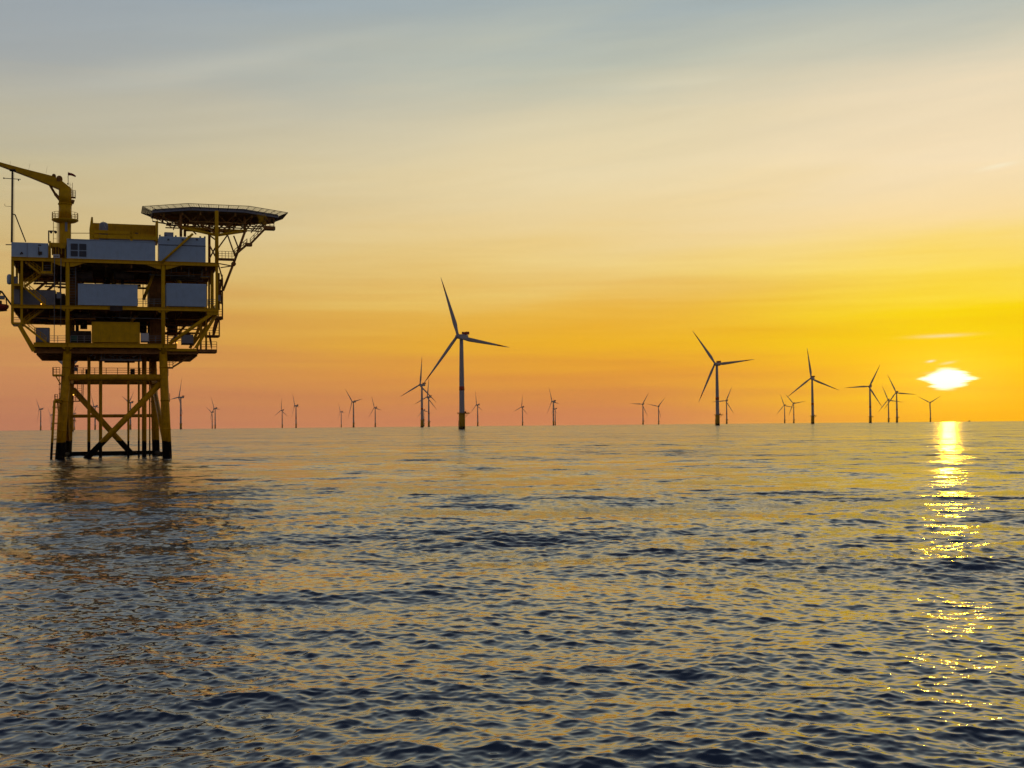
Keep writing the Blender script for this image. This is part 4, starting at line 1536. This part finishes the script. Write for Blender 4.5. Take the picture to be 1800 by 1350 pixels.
t = empty("boat_davit", o2, "dark angled davit arm reaching out over the red rescue boat", "davit")
MB().beam(P(20, 536, 3.0), P(2.5, 512, 3.0), 0.22, 0.28).beam(P(2.5, 512, 3.0), P(-16, 512, 3.0), 0.22, 0.24).beam(P(2.5, 512, 3.0), P(-3, 522, 3.0), 0.15, 0.2).build("arm", DARK, t, o2)
MB().box(P(-20, 525.5, 2.7), P(8.5, 520.3, 3.3)).build("fender_bar", BOXG, t, o2, bevel=0.05)

# ------------------------------------------------------------------ wind turbines
HUB_H, BL = 105.0, 72.5
WIND = R(213.0 - 180.0)                                # rotors face this way from the viewer's side (towards +z turn)


def build_turbine_parts(root):
    m = MB()
    m.lathe((0, 0, 0), [(3.15, 18.2), (3.15, 18.6), (3.0, 30), (2.75, 60), (2.35, 85), (2.05, 101.5)], 28)
    m.build("tower", TOWER, root)
    m = MB()
    m.lathe((0, 0, 0), [(3.045, 44.0), (2.995, 48.6)], 28)
    m.v = [Vector((p.x * 1.006, p.y * 1.006, p.z)) for p in m.v]
    m.build("red_band", RED, root)
    m = MB()
    m.lathe((0, 0, 0), [(3.5, -6), (3.5, 17.6), (3.25, 18.2)], 28)
    tp = m.build("transition_piece", YELF, root)
    m = MB()
    m.ladder((-3.9, -0.5, -2), (-3.9, -0.5, 17.5), (0, 1, 0), 0.8, 0.09, 1.0)
    m.tube((-4.1, -1.2, -2), (-4.1, -1.2, 9.5), 0.22, n=8)
    m.tube((-4.1, -1.2, 9.5), (-3.3, -1.2, 9.5), 0.18, n=8)
    m.box((-4.9, -1.4, 9.3), (-3.4, 0.8, 9.55))
    m.build("boat_landing", YELF, tp)
    m = MB()
    m.lathe((0, 0, 0), [(3.3, 17.4), (5.0, 17.5), (5.0, 17.85), (3.3, 17.9)], 24)
    m.box((3.5, -2.0, 17.45), (9.4, 2.0, 17.95))
    m.box((-5.6, -1.6, 17.45), (-3.5, 1.6, 17.95))
    for v in (-1.6, 1.6):
        m.beam((3.5, v, 13.5), (7.6, v, 17.4), 0.25, 0.25)
    pf = m.build("work_platform", YELF, root)
    m = MB()
    m.rail([(4.6, -1.9, 17.95), (9.3, -1.9, 17.95), (9.3, 1.9, 17.95), (4.6, 1.9, 17.95)], 1.3, 1.2, 0.07)
    m.rail([(-4.6, -1.5, 17.95), (-5.5, -1.5, 17.95), (-5.5, 1.5, 17.95), (-4.6, 1.5, 17.95)], 1.3, 1.2, 0.07)
    ring = [(4.85 * math.cos(t), 4.85 * math.sin(t), 17.9) for t in [math.radians(25 + k * 310 / 16) for k in range(17)]]
    m.rail(ring, 1.3, 2.0, 0.06)
    m.build("railing", YELF, pf)
    m = MB()
    m.box((4.2, -1.0, 18.0), (5.6, 0.6, 20.2))
    m.tube((5.0, 1.0, 18.0), (5.0, 1.0, 21.0), 0.2, n=8).tube((5.0, 1.0, 21.0), (3.9, 1.0, 22.2), 0.14, n=8)
    m.build("davit_crane", RED, pf)
    # nacelle: runs along y, rotor at -y
    m = MB()
    secs = [(-4.6, 2.3, -2.2, 2.3), (-3.6, 2.9, -2.7, 2.8), (2.0, 3.1, -2.9, 3.0), (8.0, 3.0, -2.6, 2.9), (10.5, 2.5, -1.9, 2.6)]
    vs = []
    for y, w, zb, zt in secs:
        for k in range(12):
            t = 2 * math.pi * (k + 0.5) / 12
            cx, cz = math.cos(t), math.sin(t)
            f = 1.0 / max(abs(cx), abs(cz)) ** 0.55
            vs.append(V3(w * cx * f, y, HUB_H + (zb + zt) / 2 + (zt - zb) / 2 * cz * f))
    fs = [(s * 12 + i, s * 12 + (i + 1) % 12, (s + 1) * 12 + (i + 1) % 12, (s + 1) * 12 + i) for s in range(4) for i in range(12)]
    fs += [tuple(range(12))[::-1], tuple(range(48, 60))]
    m.add(vs, fs, True)
    m.lathe((0, 0, 0), [(2.1, 100.9), (2.1, 103.5)], 20)
    na = m.build("nacelle", TOWER, root)
    m = MB()
    z = HUB_H + 3.2
    m.box((-3.0, 5.2, z - 0.2), (3.0, 11.4, z + 0.1))
    for q in ([(-3, 5.2), (3, 5.2), (3, 11.4), (-3, 11.4), (-3, 5.2)],):
        m.rail([V3(a, b, z) for a, b in q], 2.2, 1.5, 0.08, rails=4)
    m.box((-2.9, 11.3, z + 0.1), (2.9, 11.38, z + 3.2))
    m.box((-2.95, 5.3, z + 0.3), (-2.88, 11.3, z + 3.0))
    m.box((2.88, 5.3, z + 0.3), (2.95, 11.3, z + 3.0))
    m.build("hoist_platform", RED, na)
    m = MB()
    m.tube((0.6, 4.4, HUB_H + 3.0), (0.6, 4.4, HUB_H + 5.4), 0.09, n=6).tube((-0.6, 4.4, HUB_H + 3.0), (-0.6, 4.4, HUB_H + 4.8), 0.09, n=6)
    m.build("wind_vane", TOWER, na)
    m = MB()
    m.lathe((0, 0, HUB_H), [(2.35, -4.7), (2.6, -6.2), (2.5, -8.0), (1.9, -9.4), (1.0, -10.2), (0.15, -10.5)], 20, 'Y')
    m.build("hub", TOWER, root)


def blade_mesh():
    """one blade along +z from the hub centre; chord mostly in the rotor plane, twisted toward the root"""
    secs, n = [], 12
    for t in np.linspace(0, 1, 26):
        r = 1.8 + t * (BL - 1.8)
        if t < 0.05:
            c, th = 3.2, 1.0
        else:
            s = min(1, (t - 0.05) / 0.16)
            s = s * s * (3 - 2 * s)
            cmax = 4.7 * (1 - t) ** 0.85 + 0.9 * (1 - t) + 0.35
            c = 3.2 * (1 - s) + cmax * s
            th = 1.0 * (1 - s) + 0.20 * s
        if t > 0.985:
            c *= 0.5
        tw = R(18) * (1 - t) ** 2 + R(3)
        bend = -1.6 * t ** 2                           # pre-bend toward the wind
        secs.append((r, c, th, tw, bend, t))
    m, tip = MB(), MB()

    def ring(r, c, th, tw, bend):
        out = []
        for k in range(n):
            a = 2 * math.pi * k / n
            x = c * (0.5 * math.cos(a) + 0.17)
            y = 0.5 * c * th * math.sin(a) * (1 + 0.45 * math.cos(a))
            out.append(V3(x * math.cos(tw) - y * math.sin(tw), bend + x * math.sin(tw) + y * math.cos(tw), r))
        return out

    def skin(mb, ss):
        vs = [p for s in ss for p in ring(*s[:5])]
        fs = [(k * n + i, k * n + (i + 1) % n, (k + 1) * n + (i + 1) % n, (k + 1) * n + i) for k in range(len(ss) - 1) for i in range(n)]
        fs += [tuple(range(n))[::-1], tuple(range((len(ss) - 1) * n, len(ss) * n))]
        mb.add(vs, fs, True)
    skin(m, secs)
    red = [(r, c * 1.015 + 0.01, th * 1.03 + 0.01, tw, b, t) for r, c, th, tw, b, t in secs if 0.76 <= t <= 0.89]
    skin(tip, red)
    return m, tip


proto = bpy.data.objects.new("wind_turbine", None)
COL.objects.link(proto)
build_turbine_parts(proto)
ROTOR = V3(0, -7.2, HUB_H)
bm_, tm_ = blade_mesh()
blade0 = bm_.build("blade", BLADE, proto)
tm_.build("red_stripe", RED, blade0)
blade0.location = ROTOR
for k in (1, 2):
    c = blade0.copy()
    COL.objects.link(c)
    c.parent = proto
    for ch in blade0.children:
        d = ch.copy()
        COL.objects.link(d)
        d.parent = c


def copy_tree(o, parent=None):
    c = o.copy()
    COL.objects.link(c)
    if parent is not None:
        c.parent = parent
    for ch in list(o.children):
        copy_tree(ch, c)
    return c


def place(obj, tx, hy, tip, label, yaw=None):
    """tower seen at column tx, hub at row hy; tip = (dx, dy up) of one blade in the photograph"""
    d = ray(tx, hy)
    az_, te = math.atan2(d.x, d.y), d.z / math.hypot(d.x, d.y)
    k = 1 / (2 * EARTH)
    dist = (-te + math.sqrt(te * te + 4 * k * (HUB_H - CAM_H))) / (2 * k)
    obj.location = (dist * math.sin(az_), dist * math.cos(az_), drop(dist))
    yaw = WIND - az_ if yaw is None else R(yaw)        # how far the rotor is turned from facing the ship
    obj.rotation_euler = (0, 0, -(yaw + az_))
    phi = math.atan2(tip[0] / max(0.2, math.cos(yaw)), tip[1])
    n = 0
    for ch in obj.children:
        if ch.name.startswith("blade"):
            ch.rotation_euler = (0, phi + n * 2 * math.pi / 3, 0)
            n += 1
    tag(obj, label, "wind turbine", "wind turbines out at sea")
    return dist


TURBINES = [
    (811.0, 592.0, (-28, 107), "tallest turbine, three blades spread against the yellow sky, red band on its tower"),
    (1260.0, 640.3, (-39, 62), "second tallest turbine, one blade out level and one up to the left, over orange sky"),
    (1427.5, 665.2, (-6, 57), "turbine with one blade nearly straight up and two drooping, third tallest over golden sky"),
    (1529.0, 679.5, (19, 37), "turbine with blades level, up and down, directly left of the close pair nearest the sun"),
    (1576.0, 690.3, (-14, 33), "taller turbine of the close pair standing nearest the sun"),
    (1561.5, 703.1, (-8, 22), "shorter turbine of the close pair standing nearest the sun"),
    (1635.0, 707.9, (-7, 4), "lone small turbine just under the sun beside its glittering track"),
    (1395.0, 709.2, (-13, 17), "right one of two small turbines under the drooping blade of the third tallest"),
    (1379.0, 712.6, (-5, 16), "left one of two small turbines under the drooping blade of the third tallest"),
    (1277.0, 704.6, (9, 20), "small turbine close behind the second tallest one, seen just right of its tower"),
    (1130.0, 710.6, (10, 17), "taller of the two small Y-posed turbines alone between the two tallest"),
    (1157.5, 714.4, (10, 12), "shorter of the two small Y-posed turbines alone between the two tallest"),
    (972.5, 705.6, (-5, 28), "taller of two overlapping small turbines in the middle of the horizon"),
    (975.8, 718.6, (-8, -15), "shorter of two overlapping small turbines in the middle, mostly hidden by the taller"),
    (918.3, 715.6, (2, 19), "small turbine on its own midway between the tallest and the overlapping pair"),
    (839.5, 711.7, (-1, 23), "small turbine just right of the tallest one's yellow foot"),
    (741.5, 676.8, (5, 52), "medium turbine whose hub lies behind the tip of the tallest one's lower blade"),
    (745.0, 721.0, (-11, -13), "far turbine almost hidden behind the tower of the medium one"),
    (753.5, 697.9, (4, 35), "turbine crossed by the lower right blade of the medium one beside it"),
    (659.5, 716.7, (-4, 20), "rightmost of three small turbines standing left of the medium overlapping group"),
    (621.3, 706.5, (-10, 20), "tallest of three small turbines standing left of the medium overlapping group"),
    (599.8, 723.9, (-3, 15), "shortest of three small turbines standing left of the medium overlapping group"),
    (520.3, 713.1, (-3, 20), "right, taller one of the small separate pair far left of the tallest turbine"),
    (496.0, 721.2, (0.5, 21), "left, shorter one of the small separate pair far left of the tallest turbine"),
    (378.2, 717.9, (-4, 18), "taller of two very close small turbines right of the platform"),
    (373.0, 724.8, (-6, 7), "shorter of two very close small turbines right of the platform"),
    (317.8, 698.6, (5, 28), "turbine standing just right of the platform's right leg"),
    (229.3, 707.7, (-9, 10), "turbine seen between the platform legs, nearest the rear right leg"),
    (167.2, 714.3, (-3, 16), "turbine seen between the platform legs, behind the first pair of cable tubes"),
    (126.0, 648.0, (27, 26), "large turbine hidden behind the platform's left leg, only blades in a V showing"),
    (131.0, 727.0, (5, 12), "very far turbine seen low beside the platform's left rear leg"),
    (90.0, 730.0, (-2.5, 8), "tiny far turbine behind the platform's boat ladder"),
    (71.6, 719.4, (-3, 11), "small turbine standing left of the platform, clear of its boat ladder"),
]
YAWS = {972.5: 62, 975.8: 70, 918.3: 48, 839.5: 60, 741.5: 44, 753.5: 50, 659.5: 52, 621.3: 52, 599.8: 64, 520.3: 70, 496.0: 50, 378.2: 62,
        373.0: 58, 317.8: 68, 229.3: 68, 167.2: 66, 90.0: 70, 71.6: 68}
for i, (tx, hy, tip, label) in enumerate(TURBINES):
    o = proto if i == 0 else copy_tree(proto)
    place(o, tx, hy, tip, label, YAWS.get(tx))

# far vessel on the horizon, right of the sun's track
az_, _e = az_el(1703.5, 742)
dist = 7300.0
loc = V3(dist * math.sin(az_), dist * math.cos(az_), drop(dist))
t = bpy.data.objects.new("far_ship", None)
COL.objects.link(t)
t.location = loc
t.rotation_euler = (0, 0, R(20))
t.scale = (0.7, 0.7, 0.7)
tag(t, "tiny dark ship on the horizon right of the sun's track on the water", "ship")
m = MB()
m.extrude([V3(-9, -2.6, 0), V3(9, -2.6, 0), V3(12, -2.6, 4.2), V3(-9.5, -2.6, 3.6)], (0, 5.2, 0))
m.build("hull", DARK, t)
m = MB()
m.box((-1, -2, 3.9), (6, 2, 8.5))
m.box((0, -1.6, 8.5), (4, 1.6, 11))
m.build("wheelhouse", BOXG, t)
MB().tube((2, 0, 11), (2, 0, 16), 0.25, 0.12, n=6).build("mast", DARK, t)
